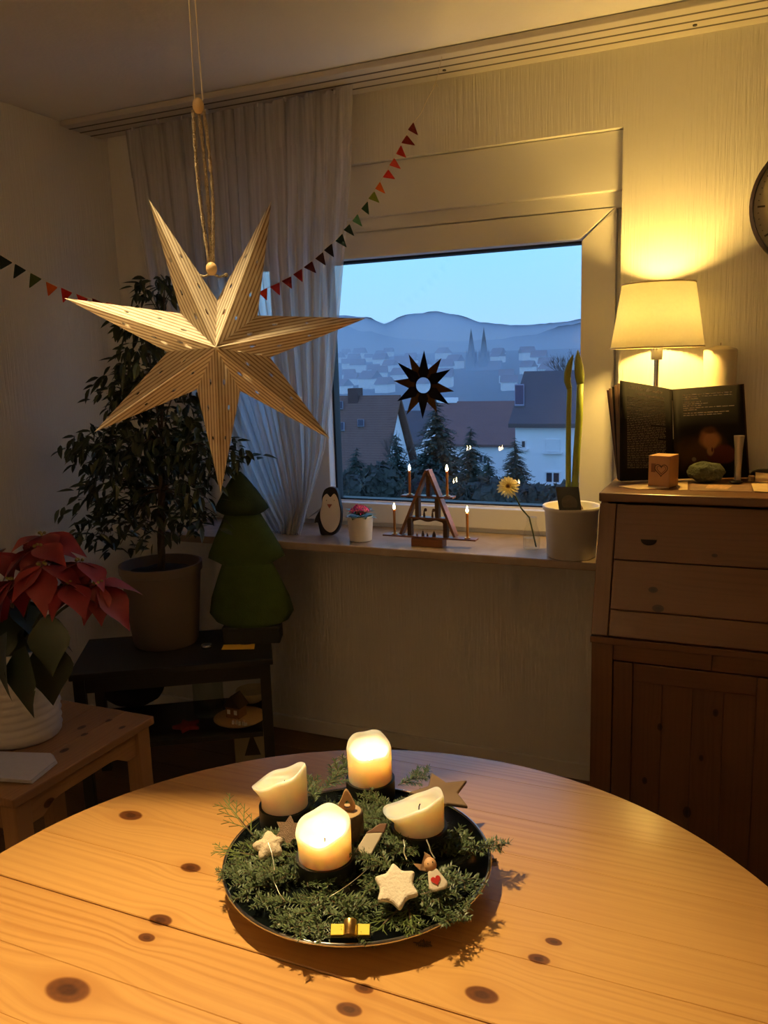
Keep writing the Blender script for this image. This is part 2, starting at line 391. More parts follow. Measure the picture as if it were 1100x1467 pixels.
fa_, fb_ = Vector((0, *flap_pt(.01))), Vector((0, *flap_pt(.99)))
fl_ = MB().hexa([Vector((x, q.y, q.z)) - nxf*d for d in (.034, .019) for x, q in ((CX0+.02, fa_), (CX1-.02, fa_), (CX1-.02, fb_), (CX0+.02, fb_))]).build('flap', PINE_D, desk)
slope_board(CX0-.002, CX0+.042, 0, 1, 'flap_stile', PINE_V); slope_board(CX1-.042, CX1+.002, 0, 1, 'flap_stile', PINE_V)
for ta, tb in ((0.0, .197), (.201, .572), (.576, 1.0)):
    slope_board(CX0+.0435, CX1-.0435, ta, tb, 'plank', PINE_D)
DARKH = P('recess_shade', (.02, .012, .008), .8)
hp = [at(918, 772, 2.25), at(941, 773.5, 2.25)]
c0 = (hp[0]+hp[1])/2; c0.y, c0.z = flap_pt((c0.z-ZF-.004)/(DZ-.033-ZF)); c0.y -= .0004; rr = (hp[1]-hp[0]).length/2; us = Vector((0, nxf.z, -nxf.y))
m = MB(); m.prism([c0 + Vector((math.cos(a)*rr, 0, 0)) + us*(math.sin(a)*rr*.75) for a in [PI+PI*i/10 for i in range(11)]], nxf*.0015); m.build('finger_hole', DARKH, fl_)  # dark patch laid on the flap; the hole's shade is in its colour
# lower carcass
Y0_, Y1_ = YB_+.002, YB_+.022; zr1, zr0 = ZF-.019, at(877, 947, YB_).z
MB().bb(CX0, CX0+.056, Y0_, Y1_, .002, zr1).build('stile', PINE_V, desk, bevel=.002)
MB().bb(CX1-.056, CX1, Y0_, Y1_, .002, zr1).build('stile', PINE_V, desk, bevel=.002)
xj = at(1020, 945, YB_).x
MB().bb(CX0+.0565, xj-.0005, Y0_+.001, Y1_, zr0+.002, zr1).build('rail', PINE_D, desk, bevel=.002)
MB().bb(xj+.0005, CX1-.0565, Y0_+.001, Y1_, zr0+.002, zr1).build('rail', PINE_D, desk, bevel=.002)
MB().bb(CX0+.0565, CX1-.0565, Y0_+.003, Y1_, .002, .055).build('rail', PINE_D, desk, bevel=.002)
MB().bb(CX0+.02, CX1-.02, YB_+.03, 2.71, .05, .066).build('bottom_board', PINE_D, desk)
xm = (CX0+CX1)/2
for xa, xb in ((CX0+.058, xm-.0015), (xm+.0015, CX1-.058)):
    d = MB().bb(xa+.045, xb-.045, Y0_+.014, Y1_+.002, .10, zr0-.045).build('door', PINE_V, desk)
    za, zb = .058, zr0-.0015
    MB().bb(xa, xa+.05, Y0_+.001, Y1_, za, zb).build('door_stile', PINE_V, d, bevel=.002)
    MB().bb(xb-.05, xb, Y0_+.001, Y1_, za, zb).build('door_stile', PINE_V, d, bevel=.002)
    MB().bb(xa+.0505, xb-.0505, Y0_+.001, Y1_, zb-.05, zb).build('door_rail', PINE_D, d, bevel=.002)
    MB().bb(xa+.0505, xb-.0505, Y0_+.001, Y1_, za, za+.05).build('door_rail', PINE_D, d, bevel=.002)
    w_ = (xb-xa-.10)/4
    for i in range(4):
        MB().bb(xa+.05+i*w_+.0003, xa+.05+(i+1)*w_-.0003, Y0_+.008, Y0_+.015, .106, zb-.048).build('panel_board', PINE_V, d, bevel=.001)

# ------------------------------------------------------------------ table lamp on the desk
LX, LY = -.275, 2.612
lamp = thing('table_lamp', 'lit table lamp with pale tapered drum shade on the pine desk', 'lamp', (LX, LY, DZ))
SHADE = thin('lamp_shade_cloth', (.98, .93, .78), .84, ns=120, na=.05)
zb, zt, rb, rt_ = 1.482, 1.664, .132, .103
m = MB(); n_ = 64
for k, (r, z) in enumerate(((rb, zb), (rt_, zt))):
    m.v += [Vector((LX+r*math.cos(2*PI*j/n_), LY+r*math.sin(2*PI*j/n_), z)) for j in range(n_)]
m.f += [(j, (j+1) % n_, n_+(j+1) % n_, n_+j) for j in range(n_)]
sh = m.build('lamp_shade', SHADE, lamp, smooth=True); so = sh.modifiers.new('s', 'SOLIDIFY'); so.thickness = .0012
HEM = P('shade_hem', (.80, .66, .36), .7)
for r, z in ((rb, zb), (rt_, zt)):
    MB().tube([(LX+r*math.cos(2*PI*j/48), LY+r*math.sin(2*PI*j/48), z) for j in range(49)], .0022, 6, False).build('hem', HEM, sh, smooth=True)
MB().tube([(LX, LY, DZ+.018), (LX, LY, 1.46)], .0075, 16).build('stem', SILVER, lamp, smooth='auto')
MB().lathe([(.0, 0), (.054, 0), (.054, .008), (.048, .014), (.014, .020), (.0, .021)], 40, (LX, LY, DZ+.0003)).build('base', SILVER, lamp, smooth='auto')
so_ = MB().lathe([(.0, 1.446), (.0155, 1.446), (.0165, 1.452), (.0165, 1.50), (.014, 1.512), (.0, 1.512)], 24, (LX, LY, 0)).build('socket', P('socket_white', (.75, .72, .64), .4), lamp, smooth='auto')
for s_ in (-1, 1):
    MB().ball((LX-.003+s_*.0045, LY-.0160, 1.478), (.0018, .0018, .003), 8, 6).build('screw', P('socket_screw', (.3, .25, .15), .4), so_)
for k in range(3):
    a = 2*PI*k/3+.5
    MB().tube([(LX, LY, zt-.03), (LX+rt_*math.cos(a), LY+rt_*math.sin(a), zt-.004)], .0015, 6).build('spider_arm', SILVER, lamp)
bulb = MB().ball((LX, LY, 1.578), (.026, .026, .030), 20, 14).build('bulb', glow('bulb_glass', (1, .72, .28), 6.0), lamp, smooth=True)
MB().lathe([(.013, 1.51), (.013, 1.536), (.018, 1.555)], 16, (LX, LY, 0)).build('bulb_neck', P('bulb_base', (.7, .7, .7), .4), lamp, smooth=True)
ld = bpy.data.lights.new('bulb_light', 'POINT'); ld.energy = LAMP_W; ld.color = LAMP_COL; ld.shadow_soft_size = .032
lo = bpy.data.objects.new('bulb_light', ld); C.objects.link(lo); lo.parent = lamp; lo.matrix_basis = ROOTM[lamp.name].inverted() @ Matrix.Translation((LX, LY, 1.578))

# ------------------------------------------------------------------ ceiling spotlight aimed at the table (it hangs above the picture)
PL = Vector((-.895, 1.01, 2.10)); AIM = Vector((-.45, .35, .74)); pdv = (AIM-PL).normalized()
spl = thing('ceiling_spotlight', 'white adjustable ceiling spotlight aimed down at the round table', 'lamp', (PL.x, PL.y, ZC))
pq = pdv.to_track_quat('-Z', 'Y').to_matrix().to_4x4(); hm_ = Matrix.Translation(PL) @ pq
SPW = P('spot_white', (.7, .7, .7), .4)
m = MB().lathe([(.046, -.030), (.050, -.030), (.050, .06), (.036, .10), (.0, .105)], 36).xf(hm_); m.f = [f for f in m.f if len(f) == 4]
m.build('head', thin('frosted_glass', (.85, .83, .78), .7), spl, smooth='auto')
MB().tube([(PL.x, PL.y, ZC-.014), (PL.x, PL.y, ZC-.10), hm_ @ Vector((0, 0, .07))], .007, 10).build('arm', SPW, spl, smooth=True)
MB().lathe([(.0, -.016), (.045, -.014), (.05, -.0005), (.0, -.0005)], 32, (PL.x, PL.y, ZC)).build('ceiling_plate', SPW, spl, smooth='auto')
MB().ball((0, 0, .02), (.030, .030, .012), 20, 10).xf(hm_).build('bulb', glow('spot_bulb', (1, .8, .5), 20.0), spl, smooth=True)
ld = bpy.data.lights.new('spill_fill', 'POINT'); ld.energy = SPILL_FILL_W; ld.color = PENDANT_COL; ld.shadow_soft_size = .02  # extra point light added in the head to lift ceiling and left wall
lo = bpy.data.objects.new('spill_fill', ld); C.objects.link(lo); lo.parent = spl; lo.matrix_basis = ROOTM[spl.name].inverted() @ hm_ @ Matrix.Translation((0, 0, .05))
ld = bpy.data.lights.new('spot_light', 'SPOT'); ld.energy = PENDANT_W; ld.color = PENDANT_COL; ld.shadow_soft_size = .028
ld.spot_size = math.radians(88); ld.spot_blend = 1.0
lo = bpy.data.objects.new('spot_light', ld); C.objects.link(lo); lo.parent = spl; lo.matrix_basis = ROOTM[spl.name].inverted() @ hm_ @ Matrix.Translation((0, 0, -.006))

# ------------------------------------------------------------------ unseen floor lamp, added behind the viewer to lift the ambient light
flp = Vector((-1.05, -1.22, 0)); flo = thing('fill_lamp', 'unseen fill lamp with cream shade added behind the viewer', 'lamp', flp)
MB().lathe([(.0, 0), (.14, 0), (.14, .012), (.02, .022), (.0, .022)], 36, flp).build('base', SILVER, flo, smooth='auto')
MB().tube([flp+Vector((0, 0, .02)), flp+Vector((0, 0, 1.50))], .010, 12).build('pole', SILVER, flo, smooth=True)
m = MB()
for r, z in ((.19, 1.44), (.15, 1.70)): m.v += [flp+Vector((r*math.cos(2*PI*j/48), r*math.sin(2*PI*j/48), z)) for j in range(48)]
m.f = [(j, (j+1) % 48, 48+(j+1) % 48, 48+j) for j in range(48)]; m.build('lamp_shade', SHADE, flo, smooth=True)
MB().ball(flp+Vector((0, 0, 1.57)), .03, 16, 10).build('bulb', glow('fill_bulb', (1, .72, .35), 6.0), flo, smooth=True)
ld = bpy.data.lights.new('fill_lamp_light', 'POINT'); ld.energy = FILL_W; ld.color = (1.0, .62, .27); ld.shadow_soft_size = .035
lo = bpy.data.objects.new('fill_lamp_light', ld); C.objects.link(lo); lo.parent = flo; lo.matrix_basis = Matrix.Translation((0, 0, 1.57))

# ------------------------------------------------------------------ round pine table
TC = Vector((-.424, .762, 0)); TR, TZ = .605, .74
tab = thing('round_table', 'round varnished pine dining table with knotty planks in the foreground', 'table', (TC.x, TC.y, 0))
kn = [(187,1168,.0150),(273,1243,.0115),(230,1318,.0120),(210,1343,.0085),(97,1418,.0210),(521,1416,.0085),(500,1446,.0110),(772,1374,.0095),(793,1349,.0075),(690,1425,.014)]
kl = []
for x, y, r in kn:
    q = onz(x, y, TZ); kl.append((q.x-TC.x, q.y-TC.y, r*.95))
TPINE = pine('table_pine', (.64, .35, .105), (.40, .165, .036), 'X', .34, knots=kl, coat=.55)
seam = .774-TC.y
edges = [seam + d for d in (-.66, -.545, -.415, -.305, -.195, -.105)] + [seam] + [seam + d for d in (.112, .205, .318, .418, .53, .66)]
for i in range(len(edges)-1):
    ya, yb = edges[i]+(.0008 if abs(edges[i]-seam) < 1e-6 else .0), edges[i+1]-(.0012 if abs(edges[i+1]-seam) < 1e-6 else .0)
    ya, yb = max(ya, -TR+.0005), min(yb, TR-.0005)
    if yb <= ya: continue
    pts = []
    for k in range(25):
        y = ya+(yb-ya)*k/24; pts.append((math.sqrt(TR*TR-y*y), y))
    poly = pts + [(-x, y) for x, y in reversed(pts)]
    m = MB().prism([(x+TC.x, y+TC.y, TZ-.027) for x, y in poly], (0, 0, .027)); m.build('plank', TPINE, tab, bevel=.0006 if abs(edges[i]-seam) > 1e-6 and abs(edges[i+1]-seam) > 1e-6 else .0012, seg=1)
m = MB(); ra, rb2 = .47, .45; n_ = 48
for r, z in ((ra, .635), (ra, .712), (rb2, .712), (rb2, .635)):
    m.v += [Vector((TC.x+r*math.cos(2*PI*j/n_), TC.y+r*math.sin(2*PI*j/n_), z)) for j in range(n_)]
m.f += [(k*n_+j, k*n_+(j+1) % n_, ((k+1) % 4)*n_+(j+1) % n_, ((k+1) % 4)*n_+j) for k in range(4) for j in range(n_)]
m.build('apron', TPINE, tab, smooth='auto')
for a in (PI/4, 3*PI/4, 5*PI/4, 7*PI/4):
    q = TC + Vector((math.cos(a), math.sin(a), 0))*.41
    MB().lathe([(.022, 0), (.026, .05), (.034, .5), (.036, .62), (.036, .712)], 16, q).build('leg', TPINE, tab, smooth='auto')

# ------------------------------------------------------------------ hanging paper star
SY = 1.12
sc_ = at(309, 499, SY)
sd = Vector((sc_.x, sc_.y, 0)).normalized()            # away from the viewer
srt = Vector((sd.y, -sd.x, 0)); sup = Vector((0, 0, 1))
def star_px(x, y):       # on the vertical star plane through its centre
    d = ray(x, y); o_ = Vector((0, 0, CAMZ)); t = (sc_-o_).dot(sd)/d.dot(sd); return o_ + d*t
star = thing('paper_star', 'striped cream paper star with seven points hanging from a felt cord', 'star lantern', sc_)
def star_paper():
    m, n, out = new_mat('striped_paper')
    uv = N(n, 'UVMap'); s_ = N(n, 'SeparateXYZ'); n.links.new(uv.outputs[0], s_.inputs[0])
    nz = N(n, 'TexNoise', Scale=14.0, Detail=4.0); 
    t = N(n, 'TexCoord'); n.links.new(t.outputs['Object'], nz.inputs['Vector'])
    u_ = math_(n, 'ADD', s_.outputs[0], math_(n, 'MULTIPLY', nz.outputs['Fac'], .0006))
    fr = math_(n, 'FRACT', math_(n, 'DIVIDE', u_, .0074))
    st = math_(n, 'ABSOLUTE', math_(n, 'SUBTRACT', fr, .5))
    mr = N(n, 'MapRange', interpolation_type='SMOOTHSTEP'); mr.inputs[1].default_value = .13; mr.inputs[2].default_value = .24; mr.inputs[3].default_value = 1; mr.inputs[4].default_value = 0
    n.links.new(st, mr.inputs[0])
    n3 = N(n, 'TexNoise', Scale=60.0, Detail=2.0); n.links.new(t.outputs['Object'], n3.inputs['Vector'])
    f = math_(n, 'MULTIPLY', mr.outputs[0], math_(n, 'ADD', math_(n, 'MULTIPLY', n3.outputs['Fac'], .8), .35), clamp=True)
    c = mixc(n, f, (.88, .80, .66), (.30, .19, .10))
    d_ = N(n, 'BsdfDiffuse'); tr_ = N(n, 'BsdfTranslucent'); mx = N(n, 'MixShader'); mx.inputs[0].default_value = .45
    n.links.new(c, d_.inputs[0]); n.links.new(c, tr_.inputs[0]); n.links.new(d_.outputs[0], mx.inputs[1]); n.links.new(tr_.outputs[0], mx.inputs[2])
    n.links.new(mx.outputs[0], out.inputs[0]); return m
SP = star_paper()
tips = [star_px(*q) for q in ((213,285),(389,287),(524,456),(473,629),(316,708),(135,619),(92,427))]
vals = [star_px(*q) for q in ((311,430),(369,452),(387,512),(344,560),(282,558),(240,504),(259,449))]   # valley after tip k
DEP = .062
def hole_facet(m, uvs, A, T, V, holes):
    """triangle A (apex) T (tip) V (valley) with oval holes; u = distance from the ridge A-T"""
    ex = (T-A).normalized(); h = (V-A) - ex*(V-A).dot(ex); ey = h.normalized()
    to2 = lambda p: Vector(((p-A).dot(ex), (p-A).dot(ey)))
    pts = [to2(A), to2(T), to2(V)]; ed = [(0, 1), (1, 2), (2, 0)]
    LT = (T-A).length; hs = []
    for (fx, fy, ln, wd) in holes:
        x = fx*LT; hv = h.length
        xv = to2(V).x
        wid = hv*((LT-x)/(LT-xv)) if x > xv else hv*x/xv
        cx, cy = x, wid*fy; b0 = len(pts)
        q = [Vector((cx+math.cos(2*PI*i/8)*ln, cy+math.sin(2*PI*i/8)*wd)) for i in range(8)]
        hs.append((Vector((cx, cy)), ln, wd)); pts += q; ed += [(b0+i, b0+(i+1) % 8) for i in range(8)]
    vo, eo, fo, *_ = delaunay_2d_cdt(pts, ed, [], 1, 1e-7)
    base = len(m.v)
    for p in vo: m.v.append(A + ex*p.x + ey*p.y); uvs.append((p.y, p.x))
    for f in fo:
        c_ = sum((vo[i] for i in f), Vector((0, 0)))/len(f)
        if any(((c_.x-h_[0].x)/h_[1])**2 + ((c_.y-h_[0].y)/h_[2])**2 < .98 for h_ in hs): continue
        m.f.append(tuple(base+i for i in f))
HL = [(.24, .42, .0055, .0028), (.42, .55, .0050, .0026), (.62, .50, .0042, .0022)]
for k in range(7):
    T = tips[k]; VA, VB = vals[k-1], vals[k]
    m = MB(); uvs = []
    for s_, dep in ((1, DEP), (-1, DEP)):
        A = sc_ - sd*dep*s_
        hole_facet(m, uvs, A, T, VA, HL); hole_facet(m, uvs, A, T, VB, HL)
    o = m.build('star_point', SP, star)
    ul = o.data.uv_layers.new(name='UVMap')
    for lp in o.data.loops: ul.data[lp.index].uv = uvs[lp.vertex_index]
WOOL = P('cream_wool', (.66, .56, .38), .95, ns=200, na=.25, bump=.8, bs=500)
BEAD = P('bead_wood', (.78, .56, .28), .45, ns=40, na=.1)
b1, b2 = star_px(303, 385), star_px(284, 152)
MB().ball(b1, (.0088, .0088, .0105), 16, 10).build('bead', BEAD, star, smooth=True)
MB().ball(b2, (.0088, .0088, .0120), 16, 10).build('bead', BEAD, star, smooth=True)
def strand(pa, pb, bow, r, n=18, fuzz=0.0):
    pts = []
    for i in range(n+1):
        t = i/n; p = pa.lerp(pb, t) + bow*math.sin(PI*t)
        pts.append(p)
    return pts
for dx, bow in ((-.0085, -.004), (.0, .003), (.0075, .006)):
    pts = strand(b1 + srt*dx*.3 + sup*.008, b2 + srt*dx - sup*.006, srt*bow - sd*abs(dx)*.3, .003, 22)
    MB().tube(pts, [.0026+.0005*math.sin(i*2.3) for i in range(len(pts))], 7).build('cord', WOOL, star, smooth=True)
m = MB()                                              # loose wool fibres of the cord
for i in range(170):
    t = rnd.random(); p = b1.lerp(b2, t) + srt*rnd.uniform(-.0095, .0095)*(.35+.65*t); d = Vector((rnd.uniform(-1, 1), rnd.uniform(-.6, .6), rnd.uniform(-.7, .7))).normalized()
    m.tube([p, p+d*.0035, p+d*.0065+sup*.001], [.00022, .0002, .0001], 3)
tag(m.build('wool_fuzz', WOOL, star), kind='stuff')
top = Vector((b2.x, b2.y, ZC)) 
for dx in (-.004, .006):
    MB().tube([b2 + srt*dx*1.2 + sup*.008, b2.lerp(top, .45) + srt*dx*.7, top + srt*dx*.1 - sup*.0006], .0011, 5).build('string', P('white_string', (.85, .78, .62), .8), star)
for px, py in ((282, 392), (324, 393)):
    e_ = star_px(px, py) + sd*.012; MB().tube([b1 - sup*.007, b1.lerp(e_, .5) - sup*.0075, e_], .0020, 6).build('tie', WOOL, star, smooth=True)
    MB().ball(e_, .0038, 10, 6).build('knot', WOOL, star, smooth=True)
MB().tube([top - sup*.022 + srt*.0, top - sup*.012 + srt*.006, top - sup*.0002], .0012, 6).build('ceiling_hook', SILVER, star)

# ------------------------------------------------------------------ pennant garland
gH, gL = at(624, 120, 2.49), Vector((XL+.03, 2.06, 0)); gd = Vector((gH.x-gL.x, gH.y-gL.y, 0)).normalized(); gn = Vector((gd.y, -gd.x, 0))
def gpx(x, y, off=0.0):
    d = ray(x, y); o_ = Vector((0, 0, CAMZ)); t = (gH-o_).dot(gn)/d.dot(gn); return o_ + d*t + gn*off
gar = thing('pennant_garland', 'string of small coloured felt pennants strung across curtain and window', 'garland', gH)
Zr = lambda x, y: (340+x*.27273, 160+y*.27273)
Zl = lambda x, y: (x*.18182, 330+y*.18182)
flags = [((925,55),(895,95),(950,125),(95,16,10)), ((890,122),(860,165),(935,178),(110,16,10)), ((860,175),(833,222),(888,243),(165,28,18)), ((825,243),(797,282),(860,302),(195,62,48)),
 ((793,303),(763,345),(830,355),(190,35,22)), ((750,368),(723,405),(778,432),(200,88,18)), ((720,418),(687,457),(747,480),(105,122,32)), ((685,470),(650,510),(692,543),(28,62,38)),
 ((632,537),(603,575),(657,605),(70,122,84)), ((590,590),(557,622),(615,655),(12,42,38)), ((552,640),(514,680),(575,715),(12,40,38)), ((497,692),(454,728),(508,767),(18,8,6)),
 ((450,737),(408,772),(465,810),(45,10,8)), ((393,785),(347,818),(415,850),(70,14,20)), ((340,825),(292,855),(343,897),(115,18,26)), ((283,865),(231,890),(287,932),(105,16,28)),
 ((222,897),(170,920),(224,967),(165,48,60)), ((157,925),(110,950),(155,993),(190,42,18))]
fl2 = [((-2,192),(100,255),(0,312),(12,30,30)), ((118,262),(207,315),(105,383),(12,30,16)), ((240,335),(330,383),(230,457),(58,72,24)), ((362,403),(455,450),(380,520),(190,82,14)),
 ((480,450),(570,492),(497,573),(160,16,12)), ((600,500),(695,540),(635,600),(185,34,28)), ((725,533),(820,575),(742,648),(95,14,22)), ((835,565),(930,588),(850,660),(140,22,26))]
allf = [(Zr(*a), Zr(*b_), Zr(*c_), col) for a, b_, c_, col in flags] + [(Zl(*a), Zl(*b_), Zl(*c_), col) for a, b_, c_, col in fl2]
for i, (cx, cy, col) in enumerate(((190,443,(120,20,20)), (214,446,(30,60,36)), (240,448,(200,90,20)), (266,448,(110,120,40)), (292,446,(70,14,20)), (318,442,(165,28,18)), (345,437,(195,62,48)))):
    allf.append(((cx-9, cy-1), (cx+9, cy-1.5), (cx+1, cy+18), col))
felts = {}
def felt(col):
    if col not in felts: felts[col] = P('pennant_felt', tuple(min(1, c*1.25) for c in rgb(*col)), .95, ns=90, na=.12, bump=.4, bs=300)
    return felts[col]
line = []
for a, b_, c_, col in allf:
    p = [gpx(*q) for q in (a, b_, c_)]; ce = (p[0]+p[1]+p[2])/3; poly = []
    for i in range(3):                                 # rounded corners
        q, pv, nx_ = p[i], p[i-1], p[(i+1) % 3]
        poly += [q.lerp(pv, .13), q.lerp(ce, .05), q.lerp(nx_, .13)]
    m = MB().prism([q - gn*.001 for q in poly], gn*.0022); m.build('pennant', felt(col), gar)
    line += [((a[0]+b_[0])/2, (a[1]+b_[1])/2)]
line = [(624, 121), (612, 142), (603, 162)] + sorted(line, key=lambda q: -q[0]) + [(-14, 356), (-60, 330)]
MB().tube([gpx(*q) for q in line], .0008, 4).build('string', P('garland_string', (.7, .6, .4), .8), gar)
MB().tube([gpx(620, 125), gpx(624, 118), gpx(627, 124)], .0012, 5).build('knot', P('garland_knot', (.7, .6, .4), .8), gar)
q = gpx(624, 119); MB().tube([q, Vector((q.x+.008, 2.50, ZC-.06)), Vector((q.x+.012, 2.515, ZC-.0205))], .0006, 4).build('hanging_thread', P('clear_thread', (.6, .5, .35), .5), gar)

# ------------------------------------------------------------------ sheer curtain
def curtain_mat():
    m, n, out = new_mat('sheer_voile')
    t = N(n, 'TexCoord'); mp = N(n, 'Mapping'); mp.inputs['Scale'].default_value = (60, 60, 1.2); n.links.new(t.outputs['Object'], mp.inputs[0])
    nz = N(n, 'TexNoise', Scale=1.0, Detail=3.0); n.links.new(mp.outputs[0], nz.inputs['Vector'])
    d_ = N(n, 'BsdfDiffuse'); tr_ = N(n, 'BsdfTranslucent'); tp = N(n, 'BsdfTransparent')
    for q in (d_, tr_): q.inputs[0].default_value = (.80, .78, .76, 1)
    mx = N(n, 'MixShader'); mx.inputs[0].default_value = .60; n.links.new(d_.outputs[0], mx.inputs[1]); n.links.new(tr_.outputs[0], mx.inputs[2])
    m2 = N(n, 'MixShader'); mr = N(n, 'MapRange'); mr.inputs[1].default_value = .3; mr.inputs[2].default_value = .7; mr.inputs[3].default_value = .16; mr.inputs[4].default_value = .42
    n.links.new(nz.outputs['Fac'], mr.inputs[0]); n.links.new(mr.outputs[0], m2.inputs[0]); n.links.new(mx.outputs[0], m2.inputs[1]); n.links.new(tp.outputs[0], m2.inputs[2])
    n.links.new(m2.outputs[0], out.inputs[0]); return m
VOILE = curtain_mat()
cur = thing('sheer_curtain', 'gathered white voile curtain hanging left of the window down onto the sill', 'curtain', (-1.9, 2.62, ZC-.021))
ed_l = [(180, 187), (196, 300), (216, 420), (262, 540), (318, 640), (356, 710), (392, 765), (396, 771)]
ed_r = [(505, 121), (503, 235), (495, 340), (487, 440), (476, 560), (466, 640), (449, 700), (431, 765)]
def curve(pts, t):
    f = t*(len(pts)-1); i = min(int(f), len(pts)-2); q = f-i
    return Vector(pts[i]).lerp(Vector(pts[i+1]), q)
nu, nv = 150, 46; m = MB()
for j in range(nv+1):
    t = j/nv; a, b_ = curve(ed_l, t), curve(ed_r, t)
    for i in range(nu+1):
        s_ = i/nu; xx, yy = a[0]*(1-s_)+b_[0]*s_, a[1]*(1-s_)+b_[1]*s_
        ph = s_*2*PI*13; amp = .012 + .012*t
        Yc = 2.620 - .018*t + amp*math.sin(ph + .7*math.sin(3*t)) + .006*math.sin(ph*2.3+4*t)
        if t < .10: Yc += .012*(1-t/.10)*math.copysign(1, math.sin(s_*2*PI*7))
        p = at(xx, yy, Yc); p.x += .010*math.sin(ph*1.7+2*t)*(1-abs(2*s_-1)); p.z += .004*math.sin(ph)*(1 if t > .97 else 0)
        if p.z > ZC-.022: p.z = ZC-.022
        if p.z < WZ0+.003 and p.x > -1.53: p.z = WZ0+.003+.002*math.sin(ph)
        m.v.append(p)
m.f = [(j*(nu+1)+i, j*(nu+1)+i+1, (j+1)*(nu+1)+i+1, (j+1)*(nu+1)+i) for j in range(nv) for i in range(nu)]
m.build('drape', VOILE, cur, smooth=True)
m2 = MB(); hv = [v + Vector((0, -.003, 0)) for v in m.v[:(nu+1)*5]]; m2.v = hv; m2.f = [f for f in m.f if max(f) < (nu+1)*5]
HD = m2.build('pleat_tape', VOILE, cur, smooth=True)
for k in range(9):
    s_ = (k+.3)/9; i = int(s_*nu); q = m.v[i]
    MB().bb(q.x-.003, q.x+.003, q.y-.006, q.y+.006, ZC-.034, ZC-.0215).build('glider', WHITE, cur)

# ------------------------------------------------------------------ black corner stand with plants
shA, shB = Vector((-1.452, 2.262, 0)), Vector((-1.985, 1.915, 0))      # front edge, right and left end
fd = (shA-shB).normalized(); bdir = Vector((-fd.y, fd.x, 0)); SW = (shA-shB).length; SDp = .36; SZ = .50
stand = thing('plant_stand', 'low black wooden stand with lower shelf set across the room corner', 'stand', (shA+shB)/2 + bdir*SDp/2)
def sq(u, v, z): return shB + fd*u + bdir*v + Vector((0, 0, z))
def slab(m, u0, u1, v0, v1, za, zb):
    return m.hexa([sq(u0, v0, za), sq(u1, v0, za), sq(u1, v1, za), sq(u0, v1, za), sq(u0, v0, zb), sq(u1, v0, zb), sq(u1, v1, zb), sq(u0, v1, zb)])
slab(MB(), -.01, SW+.01, -.01, SDp, SZ-.022, SZ).build('top_board', BLACKW, stand, bevel=.003)
slab(MB(), .03, SW-.03, .012, .030, SZ-.075, SZ-.023).build('apron', BLACKW, stand, bevel=.002)
slab(MB(), .03, SW-.03, SDp-.035, SDp-.017, SZ-.075, SZ-.023).build('apron', BLACKW, stand, bevel=.002)
for u in (.0, SW-.035):
    slab(MB(), u+.008, u+.027, .035, SDp-.035, SZ-.075, SZ-.023).build('apron', BLACKW, stand, bevel=.002)
    for v in (.0, SDp-.045):
        slab(MB(), u, u+.035, v, v+.035, 0, SZ-.0225).build('leg', BLACKW, stand, bevel=.002)
SZ2 = .235
slab(MB(), .036, SW-.036, .012, SDp-.02, SZ2-.018, SZ2).build('lower_shelf', BLACKW, stand, bevel=.002)

# --- weeping fig
pc = front_to_centre(240, 934, SZ, .115)
fic = thing('weeping_fig', 'bushy dark weeping fig in a brown plastic pot behind the paper star', 'plant', pc)
POTB = P('taupe_plastic', (.17, .125, .105), .5, ns=6, na=.06)
H = .292
MB().lathe([(.0, .001), (.108, .001), (.114, .012), (.137, H-.03), (.143, H-.028), (.1435, H), (.136, H), (.130, H-.04), (.0, H-.045)], 48, pc).build('pot', POTB, fic, smooth='auto')
SOIL = P('potting_soil', (.025, .017, .011), .95, ns=40, na=.4, bump=1, bs=120)
MB().lathe([(.131, H-.038), (.10, H-.028), (.05, H-.024), (.0, H-.022)], 24, pc, fn=lambda i, r, z, a: (r, z+.004*math.sin(a*5+r*90))).build('soil', SOIL, fic, smooth=True)
BARK = P('fig_bark', (.07, .05, .035), .8, ns=50, na=.25, bump=.5, bs=120)
trunk_top = at(232, 640, pc.y-.02)
m = MB()
for k in range(3):
    pts = []
    for i in range(14):
        t = i/13; p = (pc + Vector((0, 0, H-.03))).lerp(trunk_top, t); a = 2*PI*k/3 + t*7
        pts.append(p + Vector((math.cos(a), math.sin(a), 0))*.008)
    m.tube(pts, [.007-.002*i/13 for i in range(14)], 7)
m.build('trunk', BARK, fic, smooth=True)
blobs = [  # px x, y, rx, ry, weight
 (226, 418, 22, 26, .5), (236, 402, 12, 12, .25), (205, 460, 30, 26, .8), (215, 520, 55, 45, 1.7), (180, 560, 48, 45, 1.4), (250, 560, 55, 50, 1.6), (140, 640, 42, 40, 1.2), (200, 640, 70, 50, 2.4),
 (270, 640, 55, 50, 1.8), (310, 650, 26, 36, .8), (165, 690, 45, 34, 1.0), (235, 700, 60, 38, 1.6), (290, 700, 30, 34, .6), (128, 722, 26, 30, .5), (150, 755, 26, 28, .6), (180, 735, 28, 36, .5), (232, 750, 22, 36, .4), (268, 745, 22, 22, .3),
 (297, 730, 18, 20, .25), (345, 655, 14, 14, .16), (303, 748, 14, 18, .2), (172, 780, 16, 16, .15), (118, 640, 18, 18, .3)]
leafm = MB()
lp = [(0, 0, 0), (.007, .010, .002), (.0085, .020, .001), (.006, .032, -.002), (0, .046, -.007), (-.006, .032, -.002), (-.0085, .020, .001), (-.007, .010, .002), (0, .016, -.002), (0, .030, -.004)]
